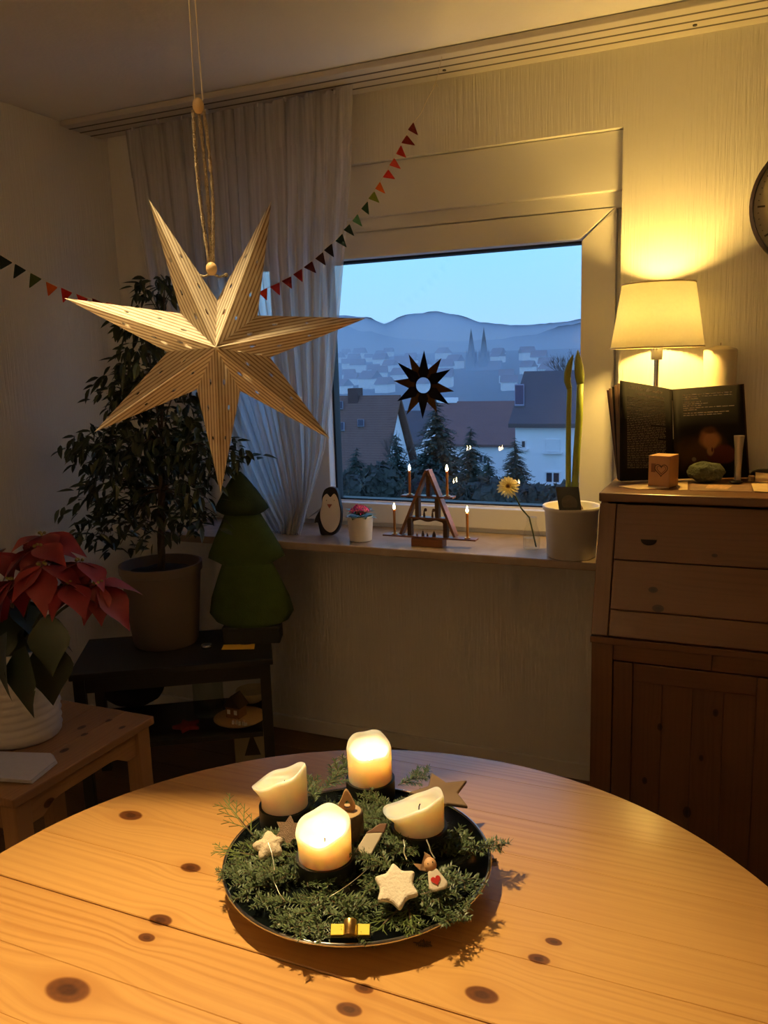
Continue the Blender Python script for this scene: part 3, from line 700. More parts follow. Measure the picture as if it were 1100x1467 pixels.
leafm.add(lp, [(0, 1, 8), (1, 2, 8), (2, 9, 8), (2, 3, 9), (3, 4, 9), (4, 5, 9), (5, 6, 9), (6, 8, 9), (6, 7, 8), (7, 0, 8)])
LEAF = P('fig_leaf', (.022, .040, .016), .38, ns=30, na=.3)
tw = sum(b_[4] for b_ in blobs); lm = []; brm = MB()
for (bx, by, rx, ry, wt) in blobs:
    c_ = at(bx, by, pc.y + rnd.uniform(-.05, .05)); sc = c_.y/FPX*1.2
    base = trunk_top.lerp(pc+Vector((0, 0, H)), .35 if by > 680 else 0.0)
    mid = base.lerp(c_, .5) + Vector((0, 0, .03)); brm.tube([base, mid, c_], [.004, .003, .0015], 5)
    for i in range(int(2000*wt/tw)):
        while True:
            d = Vector((rnd.uniform(-1, 1), rnd.uniform(-1, 1), rnd.uniform(-1, 1)))
            if d.length < 1: break
        if i % 9 == 0: brm.tube([c_.lerp(mid, .3), c_ + Vector((d.x*rx*sc, d.y*.10, d.z*ry*sc))*.9], [.0014, .0007], 4)
        p = c_ + Vector((d.x*rx*sc, d.y*.13, d.z*ry*sc)); out_ = Vector((d.x, d.y, 0)); az = math.atan2(d.y+rnd.uniform(-.7, .7), d.x+rnd.uniform(-.7, .7))
        mt = Matrix.Translation(p) @ Matrix.Rotation(az-PI/2, 4, 'Z') @ Matrix.Rotation(rnd.uniform(-1.25, .2), 4, 'X') @ Matrix.Rotation(rnd.uniform(-.7, .7), 4, 'Y') @ Matrix.Scale(rnd.uniform(.85, 1.35), 4)
        if p.x > -1.74 and p.z < 1.12 and p.y > 2.30: continue
        lm.append(mt)
brm.build('branches', BARK, fic)
lm.sort(key=lambda q: q.translation.length)
src = MB().add(leafm.v, leafm.f).build('leaf', LEAF, fic, world=False); src.matrix_basis = ROOTM[fic.name].inverted() @ lm[0]
for mt in lm[1:300]: inst(src, mt, fic)
m = MB()
for mt in lm[300:]: m.add([mt @ Vector(v) for v in lp], leafm.f)
tag(m.build('foliage', LEAF, fic), kind='stuff')

# --- felt fir-tree cushion
tb_ = Vector((-1.605, 2.405, SZ+.062))
bx0 = thing('low_black_box', 'low black box under the felt tree on the stand', 'box', (-1.605, 2.405, SZ))
MB().box(Vector((-1.605, 2.402, SZ+.0305)), (.20, .09, .060), Matrix.Rotation(.42, 3, 'Z')).build('body', P('black_card', (.012, .012, .012), .7), bx0, bevel=.002)
MB().box(Vector((-1.605, 2.402, SZ+.056)), (.205, .095, .011), Matrix.Rotation(.42, 3, 'Z')).build('lid', P('black_lid', (.014, .013, .013), .6), bx0, bevel=.002)
ft = thing('felt_tree', 'plump dark green felt fir-tree cushion on the black stand', 'cushion', tb_)
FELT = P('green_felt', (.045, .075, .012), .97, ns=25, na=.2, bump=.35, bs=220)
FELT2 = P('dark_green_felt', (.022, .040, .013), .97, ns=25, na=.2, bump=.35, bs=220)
rows = [(.0, .100), (.012, .128), (.045, .150), (.10, .138), (.165, .112), (.222, .088), (.232, .108), (.245, .135), (.262, .130), (.32, .102), (.37, .076), (.398, .062), (.404, .078), (.416, .094), (.43, .088), (.48, .058), (.525, .026), (.545, .008)]
def tier(rs, name, mat):
    m = MB(); n_ = 28
    vx = Vector((.912, .41, 0)); vy = Vector((-.41, .912, 0))
    for z, w_ in rs:
        for j in range(n_):
            a = 2*PI*j/n_; ca, sa = math.cos(a), math.sin(a)
            m.v.append(tb_ + vx*(math.copysign(abs(ca)**.8, ca)*w_) + vy*(sa*min(.055, w_*.6)) + Vector((0, 0, z)) - vx*.0*z - vx*.018*(z/.5))
    k = len(rs)
    m.f = [(i*n_+j, i*n_+(j+1) % n_, (i+1)*n_+(j+1) % n_, (i+1)*n_+j) for i in range(k-1) for j in range(n_)] + [tuple(range(n_))[::-1], tuple(range((k-1)*n_, k*n_))]
    return m.build(name, mat, ft, smooth=True)
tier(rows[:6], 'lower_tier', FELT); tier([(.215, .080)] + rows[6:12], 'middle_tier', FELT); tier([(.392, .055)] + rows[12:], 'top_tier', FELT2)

# --- small things on the stand
def card(name, label, pts, th, mat, cat='card', prints=()):
    pts = [Vector(p) for p in pts]; c_ = sum(pts, Vector())/len(pts)
    t = thing(name, label, cat, c_); n_ = (pts[1]-pts[0]).cross(pts[2]-pts[0]).normalized()
    if n_.z < 0: n_ = -n_
    MB().prism(pts, n_*th).build('sheet', mat, t)
    for nm, poly, mt in prints:
        q = [pts[0] + (pts[1]-pts[0])*u + (pts[3]-pts[0])*v + n_*(th+.0002) for u, v in poly]
        MB().add(q, [tuple(range(len(q)))]).build(nm, mt, t)
    return t
YEL = P('yellow_card', (.70, .42, .05), .7); REDP = P('red_print', (.45, .03, .03), .7)
blob = [(.38+.16*math.cos(a), .62+.16*math.sin(a)) for a in [2*PI*i/12 for i in range(12)]]
blob2 = [(.68+.20*math.cos(a), .55+.13*math.sin(a)) for a in [2*PI*i/12 for i in range(12)]]
card('postcard', 'yellow postcard with red print lying on the black stand', [onz(317, 931, SZ), onz(364, 930, SZ), onz(366, 917, SZ), onz(324, 917, SZ)], .001, YEL, prints=(('print', blob, REDP), ('print', blob2, P('dark_print', (.09, .03, .02), .7))))
q = onz(296, 928, SZ); t = thing('silver_tin', 'small round silver tin beside the brown pot on the stand', 'tin', q)
MB().lathe([(.0, .0), (.017, .0), (.019, .003), (.019, .010), (.0175, .012), (.0, .012)], 28, q).build('lid', SILVER, t, smooth='auto')
for k in range(3): MB().lathe([(.005+.004*k, .0121), (.0062+.004*k, .0128), (.0072+.004*k, .0121)], 24, q).build('ridge', P('tin_ridge', (.25, .27, .35), .4, .8), t, smooth=True)
q = onz(368, 905, SZ) ; t = thing('dark_tealight_glass', 'small black glass tealight holder in front of the felt tree', 'glass', q)
MB().lathe([(.0, 0), (.020, 0), (.023, .05), (.0215, .05), (.019, .006), (.0, .006)], 28, q).build('cup', P('black_glass', (.01, .011, .014), .12), t, smooth='auto')
MB().lathe([(.0, .0065), (.017, .0065), (.017, .02), (.0, .02)], 20, q).build('wax', P('tealight_wax', (.3, .3, .28), .5), t, smooth='auto')

# lower shelf
JAR = thin_glass('jar_glass', (.80, .86, .80))
q = onz(300, 1022, SZ2); t = thing('preserving_jar', 'empty greenish glass jar on the lower shelf of the stand', 'jar', q)
MB().lathe([(.050, .001), (.054, .01), (.054, .125), (.044, .145), (.044, .160)], 32, q).build('glass', JAR, t, smooth=True)
MB().lathe([(.0, .1605), (.047, .1605), (.047, .176), (.0, .178)], 32, q).build('lid', P('jar_lid', (.05, .06, .05), .4, .6), t, smooth='auto')
q = onz(344, 1032, SZ2); pl = thing('wooden_plate', 'pale wooden plate carrying a toy house on the lower shelf', 'plate', q)
WOODL = pine('light_wood', (.52, .33, .17), (.38, .22, .10), 'X', .5)
MB().lathe([(.0, .001), (.070, .001), (.092, .014), (.088, .015), (.068, .006), (.0, .006)], 40, q).build('dish', WOODL, pl, smooth='auto')
hs = thing('toy_house', 'tiny dark roofed toy house standing on the wooden plate', 'toy house', q+Vector((-.02, .01, .006)))
hq = q+Vector((-.025, .015, .0065)); MB().box(hq+Vector((0, 0, .0225)), (.055, .05, .045)).build('wall', P('gingerbread', (.22, .10, .045), .8), hs, bevel=.002)
m = MB(); m.prism([hq+Vector((-.036, -.03, .042)), hq+Vector((0, -.03, .085)), hq+Vector((.036, -.03, .042))], (0, .06, 0)); m.build('roof', P('toy_roof', (.05, .025, .015), .8), hs)
for dx in (-.014, .014): MB().box(hq+Vector((dx, -.0255, .024)), (.012, .002, .016)).build('window', P('icing', (.7, .66, .6), .6), hs)
for k in range(5):
    qq = q + Vector((.012+.013*k-.01, -.045+.004*(k % 2), .0065)); f_ = thing('toy_figure', '%s tiny white figure from the left before the toy house' % ('first', 'second', 'third', 'fourth', 'fifth')[k], 'figurine', qq, group='figures on the wooden plate')
    MB().lathe([(.0, 0), (.0055, 0), (.004, .012), (.0, .014)], 10, qq).build('body', P('figure_white', (.6, .55, .48), .6), f_, smooth='auto')
    MB().ball(qq+Vector((0, 0, .016)), .0035, 8, 6).build('head', P('figure_head', (.5, .3, .2), .6), f_, smooth=True)
q = onz(362, 1004, SZ2); t = thing('cream_bowl', 'cream ceramic bowl behind the toy house', 'bowl', q)
MB().lathe([(.0, .001), (.03, .001), (.055, .022), (.062, .045), (.059, .046), (.05, .024), (.0, .008)], 36, q).build('bowl', P('cream_glaze', (.62, .52, .34), .3), t, smooth='auto')
q = onz(268, 1043, SZ2); t = thing('red_felt_star', 'dark red felt star lying on the lower shelf', 'star', q)
m = MB(); m.prism([q + Vector((math.cos(a)*(.052 if i % 2 == 0 else .026), math.sin(a)*(.052 if i % 2 == 0 else .026), .001)) for i, a in enumerate([PI*j/5 for j in range(10)])], (0, 0, .014)); m.build('felt', P('red_felt', (.22, .02, .015), .95, bump=.4, bs=200), t, bevel=.004)
q = onz(190, 1008, SZ2); t = thing('dark_bag', 'slumped black cloth bag on the left of the lower shelf', 'bag', q)
MB().ball(q+Vector((0, 0, .062)), (.13, .09, .062), 28, 16, lambda d: 1+.12*noise.noise(d*2.2)).build('body', P('black_cloth', (.012, .011, .012), .9, bump=.5, bs=60), t, smooth=True)
MB().tube([q+Vector((-.06, -.02, .11)), q+Vector((-.03, -.03, .165)), q+Vector((.03, -.03, .165)), q+Vector((.06, -.02, .11))], .008, 8).build('handle', P('bag_handle', (.015, .013, .013), .8), t, smooth=True)
q = at(364, 1080, 2.45); q.z = 0; t = thing('storage_box', 'pale box printed with a dark triangle standing beneath the stand', 'box', q)
MB().box(q+Vector((0, 0, .08)), (.13, .10, .16), Matrix.Rotation(.5, 3, 'Z')).build('carton', P('pale_card', (.40, .33, .22), .8), t, bevel=.002)
rm = Matrix.Rotation(.5, 3, 'Z')
MB().add([q + rm @ Vector(v) for v in ((-.03, -.0508, .05), (.03, -.0508, .05), (0, -.0508, .14))], [(0, 1, 2)]).build('printed_triangle', P('print_dark', (.06, .045, .03), .8), t)

# ------------------------------------------------------------------ pine stool with poinsettia
BX0, BX1, BY0, BY1, BZ = -2.03, -1.592, 1.315, 1.835, .45
st = thing('pine_stool', 'old knotty pine stool with curved aprons left of the table', 'stool', ((BX0+BX1)/2, (BY0+BY1)/2, 0))
kb = [(onz(x, y, BZ).y - (BY0+BY1)/2, onz(x, y, BZ).x-(BX0+BX1)/2, r) for x, y, r in ((117, 1042, .010), (121, 1052, .008), (156, 1032, .008), (92, 1075, .010), (175, 1042, .008))]
SPINE = pine('stool_pine', (.34, .18, .08), (.20, .09, .036), 'Y', .5, knots=kb, coat=.2, plane='XY')
w4 = (BX1-BX0)/4
for i in range(4): MB().bb(BX0+i*w4+.0006, BX0+(i+1)*w4-.0006, BY0, BY1, BZ-.024, BZ).build('seat_board', SPINE, st, bevel=.003)
SPV = pine('stool_pine_leg', (.40, .22, .10), (.26, .12, .05), 'Z', .5, plane='XZ', coat=.1)
for x in (BX0+.012, BX1-.062):
    for y in (BY0+.012, BY1-.062): MB().bb(x, x+.05, y, y+.05, 0, BZ-.0245).build('leg', SPV, st, bevel=.003)
def apron(p0, p1, nrm):
    m = MB(); pts = []; L_ = (p1-p0).length; d = (p1-p0).normalized()
    for i in range(21):
        t = i/20; drop = .075 - .028*min(1, max(0, (.5-abs(t-.5)-.10)/.12))
        pts.append(p0 + d*L_*t + Vector((0, 0, BZ-.0255-drop)))
    m.prism([p0+Vector((0, 0, BZ-.0255))] + pts + [p1+Vector((0, 0, BZ-.0255))], nrm*.018); return m
apron(Vector((BX1-.022, BY0+.0625, 0)), Vector((BX1-.022, BY1-.0625, 0)), Vector((-1, 0, 0))).build('apron', pine('stool_pine_rail', (.42, .23, .10), (.26, .12, .05), 'Y', .5, plane='YZ', knots=[(-.135, .375, .012)], coat=.1), st, bevel=.002)
apron(Vector((BX0+.04, BY0+.0625, 0)), Vector((BX0+.04, BY1-.0625, 0)), Vector((-1, 0, 0))).build('apron', SPINE, st, bevel=.002)
for y in (BY0+.022, BY1-.04): apron(Vector((BX0+.0625, y, 0)), Vector((BX1-.0625, y, 0)), Vector((0, 1, 0))).build('apron', SPINE, st, bevel=.002)

pp = front_to_centre(34, 1073, BZ, .105); PH = .27
poi = thing('poinsettia', 'red poinsettia in a white ribbed pot on the pine stool', 'plant', pp)
prof = [(.0, .001), (.103, .001), (.108, .008)]
for k in range(9): prof += [(.108+.001*k*.6, .016+k*.022), (.111+.001*k*.6, .022+k*.022), (.108+.001*k*.6, .030+k*.022)]
prof += [(.116, PH-.012), (.119, PH), (.112, PH), (.106, PH-.05), (.0, PH-.055)]
MB().lathe(prof, 56, pp, fn=lambda i, r, z, a: (r, z + (.0035*math.sin(a*2+1.2) if 2 < i < len(prof)-5 else 0))).build('pot', P('white_ceramic', (.62, .58, .56), .4, ns=5, na=.04), poi, smooth=True)
MB().lathe([(.107, PH-.035), (.05, PH-.03), (.0, PH-.03)], 20, pp).build('soil', SOIL, poi)
def bigleaf(L_, W_, lobes=0.0, fold=.25, curl=.3):
    m = MB(); n_ = 9
    for i in range(n_+1):
        t = i/n_; w_ = W_*math.sin(PI*min(1, t**.75))*(1 - .12*lobes*math.sin(t*9.5)) if 0 < t < 1 else .0008
        z = -curl*L_*t*t
        for s_ in (-1, 0, 1): m.v.append(Vector((s_*w_/2, t*L_, z + abs(s_)*w_*fold*.5)))
    for i in range(n_):
        for s_ in (0, 1): a = i*3+s_; m.f.append((a, a+1, a+4, a+3))
    return m
RED = P('red_bract', (.20, .003, .010), .5, ns=14, na=.2, Sheen_Weight=.1); GRN = P('poinsettia_green', (.020, .034, .018), .45, ns=14, na=.25)
fc = at(52, 815, pp.y)
stems = MB(); STG = P('poinsettia_stem', (.06, .07, .03), .6)
red_src = bigleaf(.125, .070, 1.0).build('bract', RED, poi, smooth=True, world=False); grn_src = bigleaf(.135, .085, 1.1, .18, .35).build('leaf', GRN, poi, smooth=True, world=False)
heads = [(52, 785, 0.0, .02), (115, 806, .02, .0), (-15, 795, .0, .03), (18, 832, -.07, -.02), (96, 838, -.05, .0), (60, 768, .08, .02), (140, 838, -.01, 0), (60, 812, -.06, 0), (-20, 840, -.06, 0)]
first_r = first_g = True
for hi, (hx, hy, dy, dz) in enumerate(heads):
    hc = at(hx, hy, pp.y+dy); stems.tube([pp+Vector((rnd.uniform(-.03, .03), rnd.uniform(-.03, .03), PH-.04)), hc.lerp(pp+Vector((0, 0, PH)), .4), hc], .004, 6)
    for k in range(7):
        az = 2*PI*k/7 + hi*.8 + rnd.uniform(-.2, .2)
        mt = Matrix.Translation(hc) @ Matrix.Rotation(az, 4, 'Z') @ Matrix.Rotation(rnd.uniform(-.95, .05), 4, 'X') @ Matrix.Rotation(rnd.uniform(-.35, .35), 4, 'Y') @ Matrix.Scale(rnd.uniform(.80, 1.15), 4)
        if first_r: red_src.matrix_basis = ROOTM[poi.name].inverted() @ mt; first_r = False
        else: inst(red_src, mt, poi)
    for k in range(4): MB().ball(hc + Vector((rnd.uniform(-.012, .012), rnd.uniform(-.012, .012), .008)), .0045, 8, 6).build('flower_bud', P('bud_yellow', (.25, .22, .05), .6), poi, smooth=True)
for k in range(44):
    az = 2*PI*k/44*2 + rnd.uniform(-.25, .25); hh = rnd.uniform(-.02, .13)
    c_ = Vector((pp.x + math.cos(az+PI/2)*.045 + .0, pp.y + math.sin(az+PI/2)*.045, pp.z+PH+hh))
    mt = Matrix.Translation(c_) @ Matrix.Rotation(az, 4, 'Z') @ Matrix.Rotation(rnd.uniform(-1.15, -.35), 4, 'X') @ Matrix.Rotation(rnd.uniform(-.4, .4), 4, 'Y') @ Matrix.Scale(rnd.uniform(.75, 1.1), 4)
    if first_g: grn_src.matrix_basis = ROOTM[poi.name].inverted() @ mt; first_g = False
    else: inst(grn_src, mt, poi)
for (lx, ly, yy, az, tx, s_) in ((66, 915, 1.50, -2.3, -1.2, 1.25), (36, 925, 1.44, 3.0, -1.25, 1.35), (10, 905, 1.45, 2.7, -1.2, 1.3), (70, 880, 1.5, -2.5, -1.0, 1.1)):
    inst(grn_src, Matrix.Translation(at(lx, ly, yy)) @ Matrix.Rotation(az, 4, 'Z') @ Matrix.Rotation(tx, 4, 'X') @ Matrix.Scale(s_, 4), poi)
stems.build('stem', STG, poi)
# folded napkin
nq = [onz(-25, 1112, BZ+.012), onz(46, 1117, BZ+.012), onz(82, 1088, BZ+.012), onz(76, 1077, BZ+.012), onz(-25, 1074, BZ+.012)]
nap = thing('folded_napkin', 'folded white napkin on the near corner of the pine stool', 'napkin', sum(nq, Vector())/5)
NAP = thin('napkin_cloth', (.62, .60, .66), .15, ns=60, na=.08)
for k in range(3):
    MB().prism([q.lerp(nq[0], .01*k) + Vector((.001*k, -.002*k, -.0115+.0042*k)) for q in nq], (0, 0, .0037)).build('layer', NAP, nap, bevel=.0014)

# ------------------------------------------------------------------ things on the window sill
UPV = Vector((0, 0, 1)); XV = Vector((1, 0, 0))
FLM = glow('candle_flame', (1.0, .68, .28), FLAME)
FLM2 = glow('pillar_flame', (1.0, .68, .28), FLAME*.62)
def flame(p, h, parent, r=.0042, fm_=None):
    m = MB().lathe([(.0, 0), (r*.75, h*.10), (r, h*.25), (r*.8, h*.5), (r*.4, h*.78), (.0, h)], 12, p)
    return m.build('flame', fm_ or FLM, parent, smooth=True)
WICK = P('burnt_wick', (.012, .010, .008), .9)

# penguin: thick painted wooden cut-out
Yp = 2.60; Zp = lambda x, y: at(430+x*.14545, 640+y*.14545, Yp)
pe = thing('penguin_figure', 'black and white painted wooden penguin on the left end of the sill', 'figurine', onz(470, 767, WZ0))
def smooth_poly(pts, n=4):
    out_ = []; k = len(pts)
    for i in range(k):
        p0, p1, p2, p3 = [Vector((*pts[(i+d) % k], 0)) for d in (-1, 0, 1, 2)]
        for j in range(n):
            t = j/n; q = .5*((2*p1)+(p2-p0)*t+(2*p0-5*p1+4*p2-p3)*t*t+(3*p1-p0-3*p2+p3)*t**3); out_.append((q.x, q.y))
    return out_
BLK = P('penguin_black', (.012, .012, .014), .5); PWH = P('penguin_white', (.84, .82, .86), .5, ns=6, na=.04)
body = smooth_poly([(300, 392), (345, 405), (368, 450), (385, 530), (402, 620), (400, 720), (375, 810), (330, 862), (260, 866), (205, 862), (185, 800), (170, 745), (138, 745), (150, 690), (195, 610), (212, 560), (213, 490), (235, 425), (268, 400)])
MB().prism([Zp(*q) for q in body], (0, .016, 0)).build('body', BLK, pe, bevel=.0015)
zoff = WZ0 - min((ROOTM[pe.name] @ v.co).z for v in pe.children[0].data.vertices)
belly = smooth_poly([(225, 500), (262, 458), (298, 492), (335, 458), (366, 500), (382, 560), (394, 640), (385, 740), (345, 815), (295, 838), (240, 800), (205, 720), (198, 640), (215, 570)])
MB().prism([Zp(*q)+Vector((0, -.002, 0)) for q in belly], (0, .0019, 0)).build('belly', PWH, pe)
MB().prism([Zp(*q)+Vector((0, -.0055, 0)) for q in ((270, 560), (316, 560), (292, 600))], (0, .0034, 0)).build('beak', P('beak_pink', (.45, .12, .10), .5), pe, bevel=.0006)
for ex in ((262, 522), (338, 522)): MB().ball(Zp(*ex)+Vector((0, -.0028, 0)), (.0016, .0012, .0018), 10, 6).build('eye', BLK, pe, smooth=True)
for tx in ((314, 392), (345, 396)): MB().tube([Zp(tx[0], tx[1]+25)+Vector((0, .008, 0)), Zp(*tx)+Vector((0, .008, 0))], [.003, .0012], 8).build('tuft', BLK, pe, smooth=True)
for c_ in pe.children: c_.data.transform(Matrix.Translation((0, 0, zoff+.0004)))

# kalanchoe
kc = front_to_centre(517, 777.5, WZ0, .038); KH = .088
ka = thing('kalanchoe', 'small pink flowering kalanchoe in a white pot on the sill', 'plant', kc)
MB().lathe([(.0, .0005), (.036, .0005), (.039, .003), (.0455, KH-.002), (.0455, KH), (.0425, KH), (.0405, KH-.015), (.0, KH-.018)], 40, kc).build('pot', P('kalanchoe_pot', (.84, .81, .78), .35, na=.03), ka, smooth='auto')
MB().lathe([(.0405, KH-.012), (.0, KH-.008)], 20, kc).build('soil', SOIL, ka)
KL = P('kalanchoe_leaf', (.045, .12, .030), .35, ns=20, na=.25)
ks = bigleaf(.050, .034, .5, .25, .25).build('leaf', KL, ka, smooth=True, world=False); first = True
for k in range(16):
    az = 2*PI*k/8 + (.4 if k > 7 else 0); mt = Matrix.Translation(kc+Vector((math.sin(-az)*.012, math.cos(az)*.012, KH-.006+(.008 if k > 7 else 0)))) @ Matrix.Rotation(az, 4, 'Z') @ Matrix.Rotation(.35+(.3 if k > 7 else 0)+rnd.uniform(-.15, .15), 4, 'X') @ Matrix.Scale(rnd.uniform(.8, 1.05), 4)
    if first: ks.matrix_basis = ROOTM[ka.name].inverted() @ mt; first = False
    else: inst(ks, mt, ka)
PK = [P('pink_petal', c_, .6, ns=30, na=.15) for c_ in ((.90, .10, .45), (.75, .05, .30), (.90, .25, .30))]
KST = P('kalanchoe_stalk', (.06, .10, .03), .6)
for k in range(34):
    a = 2.4*k; r = .036*math.sqrt((k+.5)/34); q = kc + Vector((math.cos(a)*r, math.sin(a)*r, KH+.038-r*r*17+rnd.uniform(-.003, .003))); nq_ = Vector((math.cos(a)*r*1.6, math.sin(a)*r*1.6, .030)).normalized(); u1 = nq_.orthogonal().normalized(); u2 = nq_.cross(u1); m = MB()
    for j in range(4):
        b_ = j*PI/2+a; m.add([q-nq_*.002]+[q+(u1*math.cos(b_+w_)+u2*math.sin(b_+w_))*l+nq_*h_ for w_, l, h_ in ((-.55, .0065, .001), (0, .0105, .0), (.55, .0065, .001))], [(0, 1, 2, 3)])
    m.ball(q, (.002, .002, .0025), 6, 4); m.build('flower', PK[k % 3], ka)
    if k % 3 == 0: MB().tube([kc+Vector((0, 0, KH)), q], .0012, 5).build('stalk', KST, ka)

# wooden candle arch (triangular nativity)
Ya = 2.545; Za = lambda x, y, Y=Ya: at(540+x*.14545, 640+y*.14545, Y)
ar = thing('candle_arch', 'triangular wooden candle arch with nativity figures on the sill', 'candle arch', onz(615, 784, WZ0))
AW = pine('arch_wood', (.30, .12, .055), (.17, .06, .028), 'X', .45, plane='XZ', coat=.2)
AWD = P('arch_dark_wood', (.10, .045, .022), .55, ns=30, na=.2)
DT = .034
def bar(p, q, h, name, mat=AW, dep=DT, y0=None):
    p, q = Vector(p), Vector(q); d = (q-p).normalized(); n_ = Vector((-d.z, 0, d.x))*h/2; yy = Vector((0, -dep/2 if y0 is None else y0, 0))
    m = MB().prism([p-n_+yy, q-n_+yy, q+n_+yy, p+n_+yy], (0, dep, 0)); return m.build(name, mat, ar, bevel=.0008)
BT = WZ0+.0005
zfix = lambda v: v
bl, br_ = Za(358, 905), Za(665, 930); zt_ = Za(510, 895).z
MB().bb(bl.x, br_.x, Ya-DT*.62, Ya+DT*.62, BT, zt_-.001).build('base_block', AW, ar, bevel=.001)
lz = zt_+.0028; la, lb = Za(75, 868).x, Za(985, 905).x
bar((la, Ya, lz), (lb, Ya, lz), .0055, 'lower_bar', AW)
apx = Za(512, 215); fa, fb = Za(247, 870).x, Za(778, 890).x
ft0, ft1 = Vector((fa, Ya, lz+.006)), Vector((fb, Ya, lz+.006)); ap = Vector((apx.x, Ya, apx.z-.004))
bar(ft0, ap + Vector((-.0045, 0, 0)), .009, 'slope_board'); bar(ft1, ap, .009, 'slope_board')
uz = (Za(320, 485).z + Za(690, 492).z)/2; bar((Za(250, 475).x, Ya, uz), (Za(762, 495).x, Ya, uz), .0055, 'upper_bar')
mz = Za(500, 700).z; bar((Za(328, 695).x, Ya, mz), (Za(690, 700).x, Ya, mz), .006, 'middle_shelf', dep=DT*.8)
# scalloped valance under the middle shelf
m = MB(); xs0, xs1 = Za(360, 700).x, Za(665, 700).x; pts = [Vector((xs0, Ya-.012, mz-.0032)), Vector((xs1, Ya-.012, mz-.0032))]
for i in range(25): t = i/24; pts.append(Vector((xs1+(xs0-xs1)*t, Ya-.012, mz-.0055-.006*abs(math.cos(t*2*PI))**1.5 - (.006 if t in (0, 1) else 0))))
m.prism(pts, (0, .004, 0)); m.build('valance', AWD, ar)
for x, za, zb in ((330, 775, 870), (680, 775, 880), (402, 500, 690), (597, 500, 690), (512, 300, 475)):
    MB().bb(Za(x-18, za).x, Za(x+18, za).x, Ya-.012, Ya+.010, (lz+.003 if za > 700 else (mz+.0032 if za > 400 else uz+.003)), (mz-.0032 if za > 700 else (uz-.003 if za > 400 else apx.z-.022))).build('post', AWD, ar)
def figure(x, zb_, h, r, mat):
    c_ = Vector((Za(x, 800).x, Ya-.004, zb_)); m = MB().lathe([(.0, 0), (r, 0), (r*.9, h*.3), (r*.55, h*.68), (.0, h*.7)], 12, c_); m.ball(c_+Vector((0, 0, h*.80)), (r*.55, r*.55, h*.17), 10, 8); return m.build('carved_figure', mat, ar, smooth='auto')
figure(455, lz+.003, .019, .0050, AWD); figure(565, lz+.003, .020, .0068, AWD); figure(500, lz+.003, .010, .0035, AW); figure(398, lz+.003, .009, .0032, AW)
for x in (472, 552): figure(x, mz+.0032, .024, .0040, AWD); MB().ball(Vector((Za(x, 560).x, Ya+.004, mz+.026)), (.0055, .004, .006), 10, 8).build('palm_crown', AWD, ar, smooth=True)
BWAX = P('honey_wax', (.50, .24, .055), .45, ns=20, na=.1, Subsurface_Weight=.35, Subsurface_Radius=(.02, .008, .003), Subsurface_Scale=.3)
spots = [(325, 'upper left', 240, uz+.0028), (692, 'upper right', 245, uz+.0028), (165, 'lower left', 620, lz+.0028), (886, 'lower right', 652, lz+.0028)]
for (x, where, ytop, zb_) in spots:
    c_ = Vector((Za(x, 500).x, Ya, zb_)); ztop = Za(x, ytop).z; hh = ztop-zb_
    MB().lathe([(.0, .0002), (.0095, .0002), (.0105, .003), (.0045, .003), (.0045, .0075), (.0, .0075)], 24, c_).build('drip_cup', BRASS, ar, smooth='auto')
    cc = c_ + Vector((0, 0, .0078)); cn = thing('taper_candle', 'lit honey-coloured taper candle at the %s of the candle arch' % where, 'candle', cc, group='tapers on the candle arch')
    MB().lathe([(.0, 0), (.0043, 0), (.0043, hh-.010), (.0040, hh-.0085), (.0025, hh-.0095), (.0, hh-.0100)], 16, cc).build('wax', BWAX, cn, smooth='auto')
    MB().tube([cc+Vector((0, 0, hh-.011)), cc+Vector((0, 0, hh-.004))], .0006, 5).build('wick', WICK, cn)
    flame(cc+Vector((0, 0, hh-.006)), .0215, cn)

# gerbera in a small glass bottle
vq = onz(760, 788, WZ0) + Vector((0, .012, 0))
va = thing('glass_bottle', 'small clear glass bottle vase between candle arch and white pot', 'vase', vq)
MB().lathe([(.0, .002), (.024, .002), (.027, .006), (.0275, .045), (.024, .062), (.0165, .082), (.0150, .098), (.0172, .103), (.0172, .106)], 32, vq).build('glass', thin_glass('clear_glass', (.96, .97, .96), .5), va, smooth=True)
MB().lathe([(.0, .003), (.0262, .003), (.0268, .040), (.0, .0402)], 28, vq).build('water', thin_glass('water', (.95, .97, .97), .3), va, smooth='auto')
gc = at(728, 697, 2.53)
ge = thing('gerbera', 'pale yellow gerbera flower leaning in the glass bottle', 'flower', vq)
sp_ = [vq+Vector((.016, -.004, .010)), vq+Vector((.007, -.004, .05)), vq+Vector((-.006, -.006, .106)), at(747, 729, 2.545), at(739, 713, 2.538), gc+Vector((.004, .008, -.008))]
MB().tube(sp_, [.0026, .0026, .0026, .0026, .0028, .0036], 8).build('stem', P('gerbera_stem', (.07, .10, .035), .5), ge, smooth=True)
gnv = Vector((.20, -.86, .48)).normalized(); gx_ = gnv.cross(UPV).normalized(); gy_ = gnv.cross(gx_)
gm = Matrix(((gx_.x, gy_.x, gnv.x, gc.x), (gx_.y, gy_.y, gnv.y, gc.y), (gx_.z, gy_.z, gnv.z, gc.z), (0, 0, 0, 1)))
PET = thin('gerbera_petal', (.90, .80, .42), .3, ns=30)
def petal(L_, W_):
    m = MB()
    for i in range(6):
        t = i/5; w_ = W_*(.35+.65*math.sin(PI*min(.88, t*.8+.08)))*(1 if i < 5 else .55)
        for s_ in (-1, 0, 1): m.v.append(Vector((s_*w_/2, .006+t*L_, -.006*t*t + .002*abs(s_))))
    m.f = [(i*3+s_, i*3+s_+1, i*3+s_+4, i*3+s_+3) for i in range(5) for s_ in (0, 1)]; return m
psrc = petal(.031, .0095).build('petal', PET, ge, smooth=True, world=False); first = True
